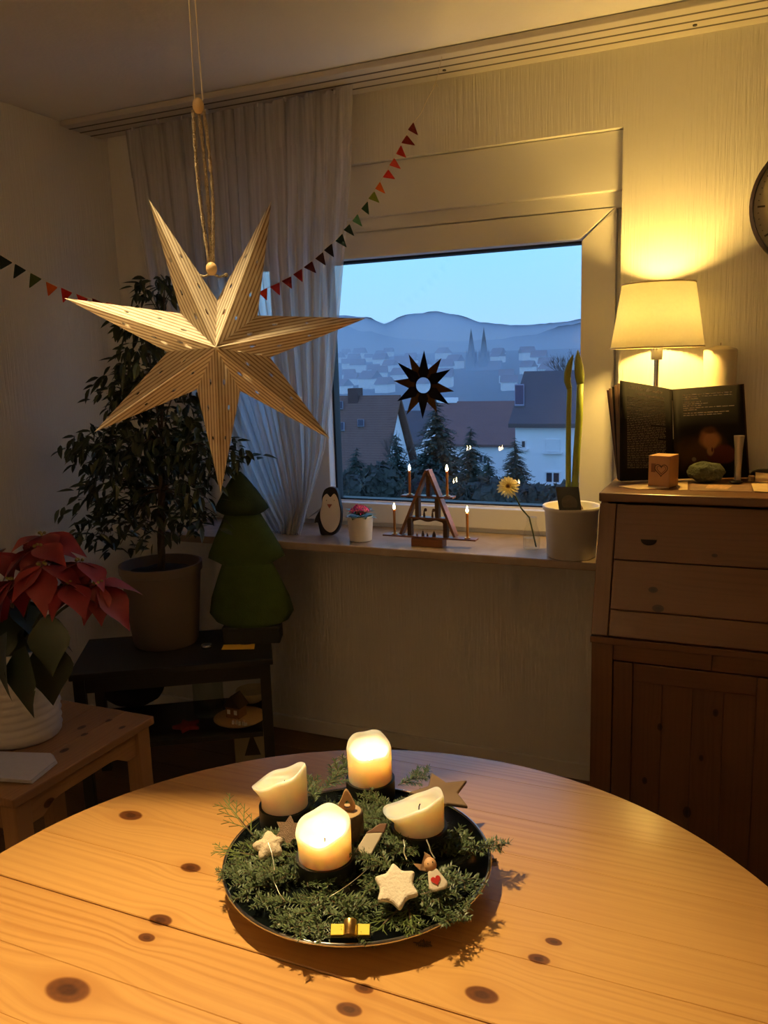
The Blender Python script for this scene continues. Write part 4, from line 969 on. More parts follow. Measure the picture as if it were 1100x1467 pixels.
for ring, (nP, s_, tl) in enumerate(((18, 1.0, -.05), (16, .8, .22), (12, .5, .5))):
    for k in range(nP):
        mt = gm @ Matrix.Rotation(2*PI*k/nP+ring*.17, 4, 'Z') @ Matrix.Rotation(tl+rnd.uniform(-.1, .1), 4, 'X') @ Matrix.Scale(s_*rnd.uniform(.92, 1.05), 4)
        if first: psrc.matrix_basis = ROOTM[ge.name].inverted() @ mt; first = False
        else: inst(psrc, mt, ge)
MB().ball((0, 0, 0), (.0125, .0125, .006), 18, 8).xf(gm).build('disc', P('gerbera_disc', (.38, .22, .04), .8, bump=1, bs=400), ge, smooth=True)
MB().ball((0, 0, .0045), (.0055, .0055, .003), 14, 8).xf(gm).build('eye', P('gerbera_eye', (.05, .012, .012), .8), ge, smooth=True)

# amaryllis in the big white pot
ac = front_to_centre(818, 805, WZ0, .077); AH = .162
am = thing('amaryllis', 'budding amaryllis with two tall stems in a large white pot on the sill', 'plant', ac)
MB().lathe([(.0, .0005), (.068, .0005), (.074, .004), (.0815, AH-.016), (.0875, AH-.012), (.0885, AH-.002), (.0865, AH), (.0795, AH-.004), (.0775, AH-.035), (.0, AH-.04)], 56, ac).build('pot', P('amaryllis_pot', (.86, .83, .78), .4, na=.03), am, smooth=True)
MB().lathe([(.077, AH-.032), (.04, AH-.026), (.0, AH-.024)], 24, ac).build('soil', SOIL, am)
MB().ball(ac+Vector((0, 0, AH-.018)), (.036, .036, .028), 18, 10).build('bulb', P('amaryllis_bulb', (.16, .10, .05), .8), am, smooth=True)
ASTM = P('amaryllis_stem', (.34, .42, .06), .42, ns=12, na=.15, Subsurface_Weight=.15, Subsurface_Radius=(.02, .03, .005), Subsurface_Scale=.2); ABUD = P('amaryllis_bud', (.34, .40, .08), .45, ns=25, na=.25, stretch=(1, 1, .2))
Yq = ac.y-.004
for (pts, rs, bud) in (([(814, 702), (814, 640), (814.5, 590), (815.5, 556)], [.0085, .0080, .0076, .0074], [(815.5, 557, .0078), (812.5, 546, .0105), (813, 534, .0110), (816, 522, .0085), (819, 513, .0045), (821, 508, .0012)]),
                       ([(823, 702), (826, 650), (829.5, 600), (831, 549)], [.0105, .0108, .0108, .0104], [(831, 550, .0108), (830, 538, .0145), (829, 526, .0135), (828, 515, .0095), (827.8, 507, .0045), (827.5, 501.5, .0012)])):
    MB().tube([at(x, y, Yq) for x, y in pts], rs, 16).build('stem', ASTM, am, smooth=True)
    MB().tube([at(x, y, Yq) for x, y, r in bud], [r for x, y, r in bud], 16).build('bud', ABUD, am, smooth=True)
# little dark picture card on the rim of the pot
Yk = ac.y-.0895
cp = [at(801, 731, Yk+.002), at(833, 731, Yk+.002), at(829, 697.5, Yk+.018), at(796, 697.5, Yk+.018)]
pic = thing('picture_card', 'small dark picture card leaning on the rim of the white pot', 'card', sum(cp, Vector())/4)
nn = (cp[1]-cp[0]).cross(cp[3]-cp[0]).normalized()
if nn.y > 0: nn = -nn
MB().prism(cp, nn*.0022).build('sheet', P('card_dark', (.018, .014, .011), .55), pic)
e1, e2 = cp[1]-cp[0], cp[3]-cp[0]
MB().add([cp[0]+e1*(.52+.36*math.cos(a))+e2*(.30+.34*max(-.55, math.sin(a)))+nn*.0026 for a in [2*PI*i/20 for i in range(20)]], [tuple(range(20))]).build('print', P('card_print', (.10, .075, .05), .6, ns=60, na=.5), pic)

# folded paper star on the window pane
oc = at(606.5, 552, 2.846)
orn = thing('window_star', 'dark folded paper sun star with open centre stuck on the window pane', 'window star', oc)
OD, OB = thin('black_foil_paper', (.006, .006, .009), .1), thin('brown_foil_paper', (.085, .040, .012), .35, ns=90, na=.3)
Zo = lambda x, y: (555+x*.09545, 490+y*.09545)
tipsO = [(552,125),(318,180),(152,305),(90,582),(148,888),(285,1092),(530,1150),(745,1055),(930,940),(1002,740),(948,410),(810,240)]
for k, tp in enumerate(tipsO):
    p = at(*Zo(*tp), 2.846); d = (p-oc); d.y = 0; L_ = d.length; d.normalize(); s_ = Vector((-d.z, 0, d.x)); dy = Vector((0, -.0012*(1 if k % 2 else 2), 0))
    rI = .0305; wB = .021
    pl_ = [oc+d*rI*1.0-s_*wB*.55+dy, oc+d*rI*1.5-s_*wB+dy, oc+d*L_+dy, oc+d*rI*1.5+s_*wB+dy, oc+d*rI*1.0+s_*wB*.55+dy]
    MB().prism(pl_, (0, .0008, 0)).build('star_point', OB if k % 2 else OD, orn)
m = MB(); n_ = 36
for r, yy in ((.0335, -.0030), (.0285, -.0030), (.0285, -.0005), (.0335, -.0005)): m.v += [oc+Vector((math.cos(2*PI*j/n_)*r, yy, math.sin(2*PI*j/n_)*r)) for j in range(n_)]
m.f = [(k*n_+j, k*n_+(j+1) % n_, ((k+1) % 4)*n_+(j+1) % n_, ((k+1) % 4)*n_+j) for k in range(4) for j in range(n_)]; m.build('ring', OD, orn)

# ------------------------------------------------------------------ wall clock
cc = at(1178, 288, 2.735); ck = thing('wall_clock', 'round wall clock with thin dark rim at the right edge', 'clock', cc)
R_ = .188
m = MB(); n_ = 64
for r, yy in ((R_, .014), (R_, -.016), (R_-.010, -.018), (R_-.012, -.006)): m.v += [cc+Vector((math.cos(2*PI*j/n_)*r, yy, math.sin(2*PI*j/n_)*r)) for j in range(n_)]
m.f = [(k*n_+j, k*n_+(j+1) % n_, (k+1)*n_+(j+1) % n_, (k+1)*n_+j) for k in range(3) for j in range(n_)]; m.build('rim', P('clock_rim', (.02, .008, .006), .35), ck, smooth='auto')
m = MB(); m.prism([cc+Vector((math.cos(2*PI*j/n_)*(R_-.011), -.004, math.sin(2*PI*j/n_)*(R_-.011))) for j in range(n_)], (0, .017, 0)); m.build('dial', P('clock_dial', (.36, .32, .24), .5), ck)
CM = P('clock_mark', (.03, .02, .015), .5)
for k in range(60):
    a = 2*PI*k/60; r = R_-.024
    if k % 5 == 0: MB().box(cc+Vector((math.sin(a)*(r-.008), -.0050, math.cos(a)*(r-.008))), (.005, .0015, .020), Matrix.Rotation(a, 3, 'Y')).build('hour_mark', CM, ck)
    else: MB().box(cc+Vector((math.sin(a)*r, -.0050, math.cos(a)*r)), (.002, .0015, .004), Matrix.Rotation(a, 3, 'Y')).build('minute_mark', CM, ck)
for a, L_, w_ in ((1.2, .14, .005), (2.6, .09, .008)): MB().box(cc+Vector((math.sin(a)*L_*.4, -.008-w_*.2, math.cos(a)*L_*.4)), (w_, .001, L_), Matrix.Rotation(a, 3, 'Y')).build('hand', CM, ck)

# ------------------------------------------------------------------ things on the desk
q = at(1030, 555, 2.688); q.z = DZ; pcn = thing('pillar_candle', 'tall white pillar candle standing behind the open book right of the lamp', 'candle', q)
ptz = at(1030, 500, 2.688).z
MB().lathe([(.0, .0005), (.045, .0005), (.046, .003), (.047, ptz-DZ-.004), (.044, ptz-DZ), (.014, ptz-DZ+.010), (.0, ptz-DZ+.010)], 40, q).build('wax', P('white_wax', (.74, .64, .46), .45, na=.03, Subsurface_Weight=.2, Subsurface_Radius=(.02, .012, .006), Subsurface_Scale=.5), pcn, smooth='auto')
MB().tube([q+Vector((0, 0, ptz-DZ+.009)), q+Vector((0, 0, ptz-DZ+.018))], .0009, 5).build('wick', WICK, pcn)

# open book
SPN_B, SPN_T = at(966, 688, 2.545), at(963, 558, 2.555); SPN_B.z = max(SPN_B.z, DZ+.004)
LO_B, LO_T = at(889, 691, 2.466), at(888, 545, 2.476); RO_B, RO_T = at(1071, 685.5, 2.622), at(1063, 551, 2.628)
for v in (LO_B, RO_B): v.z = max(v.z, DZ+.0045)
bk = thing('open_book', 'open picture book with black pages and white print propped upright on the desk', 'book', (SPN_B.x, SPN_B.y, DZ))
PG = P('black_page', (.011, .009, .008), .85, ns=5, na=.2, Specular_IOR_Level=.2)
def page_mat():
    m, n, out = new_mat('illustrated_page'); b_ = N(n, 'BsdfPrincipled', Roughness=.85); b_.inputs['Specular IOR Level'].default_value = .2
    uv = N(n, 'UVMap'); s_ = N(n, 'SeparateXYZ'); n.links.new(uv.outputs[0], s_.inputs[0])
    col = (.011, .009, .008)
    nz = N(n, 'TexNoise', Scale=6.0, Detail=3.0); n.links.new(uv.outputs[0], nz.inputs['Vector'])
    wob = math_(n, 'MULTIPLY', math_(n, 'SUBTRACT', nz.outputs['Fac'], .5), .5)
    for (cx, cy, rx, ry, c_, soft) in ((.30, .26, .36, .26, (.10, .050, .016), .2), (.52, .30, .26, .26, (.12, .055, .02), .2), (.66, .26, .22, .11, (.14, .035, .03), .75), (.50, .43, .17, .13, (.30, .13, .06), .6), (.51, .41, .115, .10, (.42, .20, .085), .7), (.50, .30, .055, .06, (.44, .22, .10), .6), (.51, .53, .12, .05, (.11, .045, .018), .4), (.27, .215, .035, .028, (.42, .30, .16), .6), (.525, .315, .014, .035, (.10, .02, .015), .5)):
        dx = math_(n, 'DIVIDE', math_(n, 'SUBTRACT', s_.outputs[0], cx), rx); dy = math_(n, 'DIVIDE', math_(n, 'SUBTRACT', s_.outputs[1], cy), ry)
        d = math_(n, 'ADD', math_(n, 'SQRT', math_(n, 'ADD', math_(n, 'MULTIPLY', dx, dx), math_(n, 'MULTIPLY', dy, dy))), wob)
        mr = N(n, 'MapRange', interpolation_type='SMOOTHSTEP'); mr.inputs[1].default_value = soft; mr.inputs[2].default_value = 1.05; mr.inputs[3].default_value = 1; mr.inputs[4].default_value = 0; n.links.new(d, mr.inputs[0])
        col = mixc(n, mr.outputs[0], col, c_)
    n.links.new(col, b_.inputs['Base Color']); n.links.new(b_.outputs[0], out.inputs[0]); return m
PGI = page_mat()
def page(ob, ot, ib, it_, belly, name, mat, parent, th=.0006):
    """curved leaf between an outer and an inner (spine) edge; uv u from left to right"""
    m = MB(); n_ = 10; uv = []
    nb = ((ob-ib).cross(it_-ib)).normalized()
    if nb.y > 0: nb = -nb
    for j in (0, 1):
        for i in range(n_+1):
            t = i/n_; a, c_ = (ib, ob) if j == 0 else (it_, ot); m.v.append(a.lerp(c_, t) + nb*belly*math.sin(PI*t**.7)); uv.append((t, j))
    m.f = [(i, i+1, n_+2+i, n_+1+i) for i in range(n_)]
    o = m.build(name, mat, parent, smooth=True); ul = o.data.uv_layers.new(name='UVMap')
    flip = ob.x < ib.x
    for lp_ in o.data.loops: u_, v_ = uv[lp_.vertex_index]; ul.data[lp_.index].uv = (1-u_ if flip else u_, v_)
    s_ = o.modifiers.new('t', 'SOLIDIFY'); s_.thickness = th; s_.offset = 0
    return o, (lambda t, v, e=.0012: (ib.lerp(ob, t)*(1-v) + it_.lerp(ot, t)*v) + nb*(belly*math.sin(PI*max(t, 1e-4)**.7)+e))
lpg, LF = page(LO_B, LO_T, SPN_B, SPN_T, .006, 'left_page', PG, bk)
rpg, RF = page(RO_B, RO_T, SPN_B, SPN_T, .005, 'right_page', PGI, bk)
COV = P('book_cover', (.045, .016, .012), .5); PGE = P('page_brown', (.16, .09, .06), .7)
for k, (dx0, dx1, mt) in enumerate(((.0, -.006, PG), (-.012, -.012, PGE), (-.024, -.018, PGE), (-.036, -.022, PG), (-.050, -.027, PGE), (-.060, -.030, COV))):
    of = Vector((dx0*.72 - .001, .006+.008*k, -.003 - .0052*k)); ofb = Vector((dx1*.55, .006+.007*k, 0))
    page(LO_B+ofb, LO_T+of, SPN_B+Vector((0, .003+.002*k, 0)), SPN_T+Vector((0, .003+.002*k, -.002)), .004, 'leaf', mt, bk, .0012)
page(RO_B+Vector((.004, .008, -.002)), RO_T+Vector((.004, .008, .002)), SPN_B+Vector((0, .012, 0)), SPN_T+Vector((0, .012, 0)), .002, 'cover', COV, bk, .003)
page(RO_B+Vector((.0, .004, 0)), RO_T+Vector((.0, .004, 0)), SPN_B+Vector((0, .006, 0)), SPN_T+Vector((0, .006, 0)), .004, 'leaf', PG, bk, .002)
INK = P('white_print', (.85, .75, .60), .6); INK2 = P('grey_print', (.36, .31, .24), .6)
def dashes(F, rows_, t0, t1, mat, name, parent, hh=.0052, flip=False):
    m = MB()
    for (v, fr, to) in rows_:
        u = t0+(t1-t0)*fr; ue = t0+(t1-t0)*to
        while u < ue-.01:
            w_ = rnd.uniform(.02, .085); u2 = min(u+w_, ue); a, b_ = (u, u2) if not flip else (1-u, 1-u2)
            h_ = hh*rnd.uniform(.75, 1.1); m.add([F(a, v), F(b_, v), F(b_, v+h_), F(a, v+h_)], [(0, 1, 2, 3)]); u = u2+.013
    return m.build(name, mat, parent)
rows_ = [(.845-i*.0178, 0, rnd.choice((1, 1, 1, .97, .6, .99, .8))) for i in range(41)]
dashes(LF, rows_, .12, .84, INK2, 'printed_text', lpg, .0058, True)
rr_ = [(.925, 0, 1), (.902, 0, 1.03), (.880, 0, .3), (.845, 0, .36), (.824, 0, .5), (.803, 0, .36), (.780, 0, 1.05), (.758, 0, .27), (.723, 0, .92), (.700, 0, .80)]
dashes(RF, rr_, .14, .84, INK, 'printed_text', rpg, .0085)
for txt, px, py, sz, rot_ in (('Das Wort der wahre', 900, 556, .0118, .145), ('Lieblingsgeschichte', 911, 565.5, .0112, .17)):
    cu = bpy.data.curves.new('page_title', 'FONT'); cu.body = txt; cu.size = sz; cu.shear = .25; cu.materials.append(INK)
    tmp = bpy.data.objects.new('tmp', cu); C.objects.link(tmp); bpy.context.view_layer.update(); me_ = bpy.data.meshes.new_from_object(tmp.evaluated_get(bpy.context.evaluated_depsgraph_get())); bpy.data.objects.remove(tmp); me_.name = 'page_title'
    to_ = bpy.data.objects.new('page_title', me_); C.objects.link(to_); to_.parent = lpg
    dirx = (SPN_T-LO_T).normalized(); dz_ = (LO_T-LO_B).normalized(); dn = dirx.cross(dz_).normalized(); dz_ = dn.cross(dirx)
    # start point on the page plane
    d = ray(px, py); o_ = Vector((0, 0, CAMZ)); pl0 = LF(.5, .9); t_ = (pl0+Vector((0, -.004, 0))-o_).dot(dn)/d.dot(dn); p0 = o_+d*t_
    mm = Matrix((( dirx.x, dz_.x, dn.x, p0.x), (dirx.y, dz_.y, dn.y, p0.y), (dirx.z, dz_.z, dn.z, p0.z), (0, 0, 0, 1)))
    to_.matrix_basis = ROOTM[bk.name].inverted() @ mm
tag(lpg, 'black page of white print with a handwritten title'); tag(rpg, 'black page with a small orange glowing figure')
MB().tube([SPN_B.lerp(SPN_T, t)+Vector((0, -.0035, 0)) for t in (.45, .60, .75, .88)], .0011, 5).build('binding_thread', P('thread_white', (.7, .65, .5), .7), bk)

# wooden cube with a drawn heart
cq = onz(951, 699, DZ); cz = .088
cub = thing('wooden_block', 'square wooden block with a burnt heart outline before the book', 'block', cq+Vector((-.006, .036, 0)), -.30)
MB().box((0, 0, cz/2+.0005), (.062, .062, cz)).build('block', P('block_wood', (.46, .24, .11), .6, ns=14, na=.2, stretch=(1, 1, .2)), cub, bevel=.002, world=False)
BURN = P('burnt_line', (.05, .018, .010), .8)
def heart(t, s_): return Vector((s_*.0017*(16*math.sin(t)**3)/1.7, 0, s_*.0017*(13*math.cos(t)-5*math.cos(2*t)-2*math.cos(3*t)-math.cos(4*t))/1.7))
hp_ = [heart(2*PI*i/40, 1.15) + Vector((.006, -.0312, .050)) for i in range(41)]
MB().tube(hp_, .0011, 5, False).build('heart', BURN, cub, world=False)
hp_ = [heart(2*PI*i/40, .78) + Vector((.0065, -.0312, .0505)) for i in range(41)]
MB().tube(hp_, .0007, 5, False).build('heart', BURN, cub, world=False)
MB().box((-.0165, -.0312, .054), (.012, .0012, .024)).build('stain', P('block_stain', (.20, .08, .035), .7), cub, world=False)
# green stone-like lump
sq_ = onz(1010, 693.5, DZ); stn = thing('green_stone', 'rough grey-green stone lying on the desk before the book', 'stone', sq_+Vector((0, .026, 0)))
MB().ball((0, 0, .030), (.050, .034, .0305), 36, 22, lambda d: 1+.14*noise.noise(d*2.3+Vector((3, 1, 0)))+.05*noise.noise(d*7)).build('stone', P('mossy_stone', (.085, .095, .055), .9, ns=25, na=.5, bump=1, bs=90), stn, smooth=True, world=False)
# silver tapered tube
tq = onz(1056, 690, DZ); tp_ = thing('silver_tapered_tube', 'slim tapered silver metal tube standing before the right page', 'tube', tq)
hz = at(1056, 624, tq.y).z-DZ
MB().lathe([(.0, .0004), (.0095, .0004), (.0088, .03), (.0105, hz*.7), (.0145, hz), (.0125, hz), (.0085, hz*.7), (.0, hz*.6)], 24, tq).build('tube', P('brushed_silver', (.55, .52, .48), .38, .85), tp_, smooth='auto')
PAP = P('cream_paper', (.62, .45, .25), .7, ns=30, na=.1); PAP2 = P('brown_paper', (.20, .11, .07), .7, ns=20, na=.4)
t = card('folded_note', 'cream folded note with handwriting at the left front of the desk', [onz(886, 697.5, DZ), onz(914, 702, DZ), onz(958, 700, DZ+.001), onz(931, 692, DZ)], .0022, PAP, prints=[('scribble', [(.3+.1*k, .40), (.36+.1*k, .40), (.38+.1*k, .5), (.32+.1*k, .5)], P('pencil', (.2, .13, .07), .7)) for k in range(4)])
card('paper_slip', 'small cream paper slip beneath the heart block', [onz(972, 702, DZ), onz(985, 702, DZ), onz(985, 689, DZ), onz(964, 689, DZ)], .0006, PAP)
card('printed_leaflet', 'brown printed leaflet lying right of the heart block', [onz(988, 703, DZ), onz(1078, 705, DZ), onz(1074, 694, DZ), onz(990, 692, DZ)], .0014, PAP2, prints=(('print', [(.25, .3), (.6, .2), (.7, .7), (.3, .8)], P('leaflet_print', (.42, .24, .13), .7, ns=90, na=.5)),))
card('white_note', 'pale note overlapping the right edge of the leaflet', [onz(1080, 704, DZ+.0018), onz(1108, 706, DZ+.0018), onz(1110, 691, DZ+.0018), onz(1076, 693, DZ+.0018)], .0008, PAP)
q = onz(1054, 693.5, DZ+.0016); t = thing('black_pebble', 'shiny small black pebble on the leaflet', 'pebble', q)
MB().ball(q+Vector((0, 0, .0058)), (.019, .012, .0055), 20, 12, lambda d: 1+.06*noise.noise(d*2)).build('pebble', P('black_gloss', (.008, .007, .008), .12), t, smooth=True)
q = onz(1076, 691, DZ)+Vector((0, .02, 0)); t = thing('cork_piece', 'small pale cork piece behind the leaflet', 'cork', q)
MB().lathe([(.0, .0003), (.0075, .0003), (.0085, .016), (.0, .016)], 16, q).build('cork', P('cork', (.48, .32, .18), .8, ns=90, na=.3), t, smooth='auto')
q = onz(1085, 688, DZ)+Vector((0, .05, 0)); t = thing('black_pouch', 'soft black pouch at the right end of the desk', 'pouch', q+Vector((.03, .0, 0)))
MB().ball(q+Vector((.03, 0, .0142)), (.055, .030, .0138), 24, 12, lambda d: 1+.15*noise.noise(d*3)).build('pouch', P('pouch_cloth', (.016, .013, .012), .85, bump=.4, bs=120), t, smooth=True)
card('cream_envelope', 'cream envelope propped on the black pouch at the right edge', [onz(1082, 690, DZ+.004), onz(1115, 693, DZ+.004), onz(1115, 680, DZ+.020), onz(1082, 677, DZ+.020)], .0012, PAP)

# ------------------------------------------------------------------ advent tray on the table
AC = Vector((-.490, .962, TZ))
tray = thing('advent_tray', 'round dark enamel tray with polished steel rim on the pine table', 'tray', AC)
MB().lathe([(.0, .0005), (.118, .0005), (.135, .003), (.168, .016), (.187, .032)], 96, AC).build('outer_shell', P('tray_steel', (.55, .48, .42), .22, .9, na=.03), tray, smooth=True)
MB().lathe([(.0, .004), (.118, .004), (.134, .0065), (.166, .0185), (.1845, .0335)], 96, AC).build('dish', P('dark_enamel', (.012, .018, .018), .12, ns=8, na=.1), tray, smooth=True)
MB().tube([AC+Vector((math.cos(2*PI*j/96)*.187, math.sin(2*PI*j/96)*.187, .0335)) for j in range(97)], .0028, 10, False).build('rim', P('polished_steel', (.62, .63, .66), .12, 1), tray, smooth=True)
FZ = TZ+.005                                           # inner floor of the tray
HBLK = P('black_candle_holder', (.010, .010, .010), .55, ns=20, na=.2)
WAX = P('candle_wax', (.90, .77, .66), .42, ns=14, na=.05, Subsurface_Weight=1.0, Subsurface_Radius=(1.0, .72, .42), Subsurface_Scale=.030)
RT = Vector((.912, .41, 0)); AW_ = Vector((-.41, .912, 0))
aL, aU = math.atan2(-RT.y, -RT.x), math.atan2(AW_.y, AW_.x)
def cdist(a, b_): return math.cos(a-b_)
def advent(lbl, x, yj, r, hh, h0, tilt, ta, bulge, ba, pool, lit, zj=.802):
    c_ = front_to_centre(x, yj, zj, r); c_.z = 0
    hb = thing('candle_holder', 'black cylindrical holder under the %s' % lbl, 'candle holder', (c_.x, c_.y, FZ), group='black candle holders on the tray')
    MB().lathe([(.0, 0), (r+.0015, 0), (r+.002, .002), (r+.002, zj-FZ), (r-.002, zj-FZ), (r-.002, zj-FZ-.006), (.0, zj-FZ-.006)], 40, (c_.x, c_.y, FZ)).build('cup', HBLK, hb, smooth='auto')
    base = Vector((c_.x, c_.y, zj-.0055))
    cn = thing('pillar_candle', '%s on the tray' % lbl, 'candle', base, group='cream pillar candles on the tray')
    n_ = 56; prof = []
    def rim(a): return h0 + tilt*cdist(a, ta) + .10*tilt*math.sin(3*a+x) + .0016*math.sin(5*a+yj)
    def bul(a): return bulge*max(0, cdist(a, ba))**2
    m = MB(); rowsn = []
    for k in range(12):                                # outside, bottom to lip
        t = k/11; rowsn.append([(r-.0022)*(1+bul(a)*max(0, (t-.45)/.55)**1.5) if True else 0 for a in [2*PI*j/n_ for j in range(n_)]]); 
    for k in range(12):
        t = k/11
        for j in range(n_):
            a = 2*PI*j/n_; H_ = rim(a); rr_ = (r-.0022)*(1+bul(a)*max(0, (t-.40)/.60)**1.6); 
            if k == 11: rr_ -= .0016
            m.v.append(base+Vector((math.cos(a)*rr_, math.sin(a)*rr_, H_*t if k < 11 else H_+.0004)))
    for k in range(9):                                 # inside, lip to pool
        t = (k+1)/9
        for j in range(n_):
            a = 2*PI*j/n_; H_ = rim(a); ro = (r-.0022)*(1+bul(a))-.0060; rr_ = ro*(1-t**1.8*.995) if t > .4 else ro-.0012*t/.4*3
            rr_ = (ro-.004)*(1-max(0, (t-.4)/.6)**1.0*.97) if t > .4 else ro-.004*t/.4
            z = H_ - (H_-pool)*min(1, (t/.55))**.8 - .0006*t
            m.v.append(base+Vector((math.cos(a)*rr_, math.sin(a)*rr_, z)))
    K = 21
    m.f = [(i*n_+j, i*n_+(j+1) % n_, (i+1)*n_+(j+1) % n_, (i+1)*n_+j) for i in range(K-1) for j in range(n_)] + [tuple(range(n_))[::-1], tuple(range((K-1)*n_, K*n_))]
    m.build('wax', WAX, cn, smooth=True)
    w0 = base+Vector((0, 0, pool-.001)); MB().tube([w0, w0+Vector((.0005, 0, .006)), w0+Vector((.002, 0, .0095))], .0009, 6).build('wick', WICK, cn)
    if lit: 
        fo = flame(w0+Vector((.001, 0, .007)), .024, cn, .0052, FLM2)
    return c_
advent('lit cream candle nearest the viewer', 467, 1249, .0385, 0, .050, .011, aU-.5, .10, aL, .026, True)
advent('lit cream candle at the back', 531, 1131, .0375, 0, .062, .010, aU+.2, .05, aL+.3, .030, True)
advent('unlit cream candle slumped outward at the left', 409, 1170, .0375, 0, .053, .017, aL+PI-.3, .42, aL, .036, False)
advent('unlit cream candle slumped leftward at the right', 601, 1203, .0385, 0, .042, .015, aL+PI-.4, .48, aL+.1, .030, False)

# fir sprigs
def needles(n_tw, L_, seed, flat=.6, nl=.017, dens=60):
    r_ = random.Random(seed); tw_ = MB(); nd = MB()
    branches = [(Vector((0, 0, 0)), Vector((1, 0, .10)).normalized(), L_)]
    for k in range(n_tw):
        t = .2+.62*k/max(1, n_tw-1); s_ = 1 if k % 2 else -1; a = s_*(.75+r_.uniform(-.15, .15))
        branches.append((Vector((t*L_, 0, t*L_*.1)), Vector((math.cos(a), math.sin(a), r_.uniform(-.05, .25))).normalized(), L_*(.55-.28*t)))
    for (o_, d, l) in branches:
        tw_.tube([o_, o_+d*l*.5+Vector((0, 0, l*.03)), o_+d*l], [.0012, .001, .0006], 5)
        side = d.cross(UPV).normalized(); nn_ = int(dens*l/.07)
        for i in range(nn_):
            t = (i+r_.random())/nn_; p = o_+d*l*t+Vector((0, 0, l*.06*t*(1-t)*2)); a = r_.uniform(0, 2*PI)
            lat = side*math.cos(a) + UPV*(math.sin(a)*flat+.28)
            v = (d*r_.uniform(.35, .75)+lat).normalized(); ll = nl*r_.uniform(.75, 1.1)*(1-.35*t)
            wv = v.cross(UPV); wv = (wv.normalized() if wv.length > .1 else side)*.00120
            tip = p+v*ll+Vector((0, 0, -.1*ll)); md = p+v*ll*.5
            nd.add([p-wv*.5, p+wv*.5, md+wv+UPV*.0002, tip, md-wv+UPV*.0002], [(0, 1, 2, 4), (4, 2, 3)])
    return tw_, nd
FIRM = P('fir_needle', (.085, .125, .050), .45, ns=60, na=.45); TWIG = P('fir_twig', (.10, .065, .035), .8)
protos = []
for s_ in range(4):
    tw_, nd = needles(5+s_ % 2, .075+.006*s_, s_+3)
    root = thing('fir_sprig', 'dark green fir sprig laid among the candles on the tray', 'sprig', (0, 0, 0), group='fir sprigs on the tray')
    tw_.build('twig', TWIG, root, world=False); tag(nd.build('needles', FIRM, root, world=False), kind='stuff'); protos.append(root)
used = set(); rs = random.Random(21)
def sprig(px, py, z, az, tilt=0.0, s_=1.0, k=None):
    k = rs.randrange(4) if k is None else k; p = onz(px, py, z)
    m_ = Matrix.Translation(p) @ Matrix.Rotation(az, 4, 'Z') @ Matrix.Rotation(-tilt, 4, 'Y') @ Matrix.Rotation(rs.uniform(-.4, .4), 4, 'X') @ Matrix.Scale(s_, 4)
    if k not in used: used.add(k); protos[k].matrix_basis = m_; ROOTM[protos[k].name] = m_; return protos[k]
    return dup(protos[k], m_)
cpx, cpy = 511, 1222
for i in range(32):                                    # outer ring, tips outward
    a = 2*PI*i/32+rs.uniform(-.1, .1); r_ = rs.uniform(.070, .096)
    p = AC+Vector((math.cos(a)*r_, math.sin(a)*r_, 0)); k = rs.randrange(4); az = a+rs.uniform(-.8, .8)
    m_ = Matrix.Translation((p.x, p.y, TZ+.018+rs.uniform(0, .010))) @ Matrix.Rotation(az, 4, 'Z') @ Matrix.Rotation(-.12, 4, 'Y') @ Matrix.Rotation(rs.uniform(-.4, .4), 4, 'X') @ Matrix.Scale(rs.uniform(.80, .95), 4)
    if k not in used: used.add(k); protos[k].matrix_basis = m_
    else: dup(protos[k], m_)
for i in range(38):                                    # heap between the holders
    a = rs.uniform(0, 2*PI); r_ = .12*math.sqrt(rs.random()); p = AC+Vector((math.cos(a)*r_, math.sin(a)*r_, 0))
    m_ = Matrix.Translation((p.x, p.y, TZ+.034+rs.uniform(0, .016))) @ Matrix.Rotation(rs.uniform(0, 2*PI), 4, 'Z') @ Matrix.Rotation(rs.uniform(-.25, .1), 4, 'Y') @ Matrix.Scale(rs.uniform(.62, .85), 4)
    dup(protos[rs.randrange(4)], m_)
for (x, y, z, az, tl, s_) in ((432, 1294, .776, 3.7, .05, .74), (466, 1302, .776, 4.6, .0, .72), (400, 1274, .777, 3.4, .05, .74), (376, 1262, .774, 4.7, .0, .7), (405, 1298, .772, 5.5, .0, .72), (436, 1316, .772, 5.8, .0, .62), (450, 1308, .775, 4.1, .0, .6), (360, 1240, .776, 4.2, .0, .62), (545, 1318, .772, .0, .0, .7), (600, 1312, .772, .5, .0, .7), (380, 1255, .775, 3.0, .0, .8), (520, 1300, .775, 5.0, .0, .8), (545, 1295, .775, 4.2, .0, .8), (610, 1285, .775, 5.6, .0, .8), (640, 1255, .78, 5.9, .05, .8), (655, 1215, .78, .2, .05, .85), (465, 1130, .80, 1.4, .2, .8), (570, 1125, .80, .8, .1, .7), (450, 1150, .80, 2.2, .2, .7)):
    sprig(x, y, z, az, tl, s_)
for o in [o for o in bpy.data.objects if o.name.split('.')[0] == 'fir_sprig']:     # say where on the tray each sprig lies
    c_ = o.matrix_basis @ Vector((.04, 0, 0)) - AC; u_, v_ = c_.x*RT.x+c_.y*RT.y, c_.x*AW_.x+c_.y*AW_.y; r_ = math.hypot(u_, v_)
    ang = math.degrees(math.atan2(v_, u_)) % 360; sec = ('right', 'right back', 'back', 'left back', 'left', 'left front', 'front', 'right front')[int((ang+22.5)//45) % 8]
    o['label'] = ('dark green fir sprig reaching to the %s rim of the tray' % sec) if r_ > .115 else (('dark green fir sprig on the %s side between rim and candles' % sec) if r_ > .06 else 'dark green fir sprig in the middle of the tray between candles')
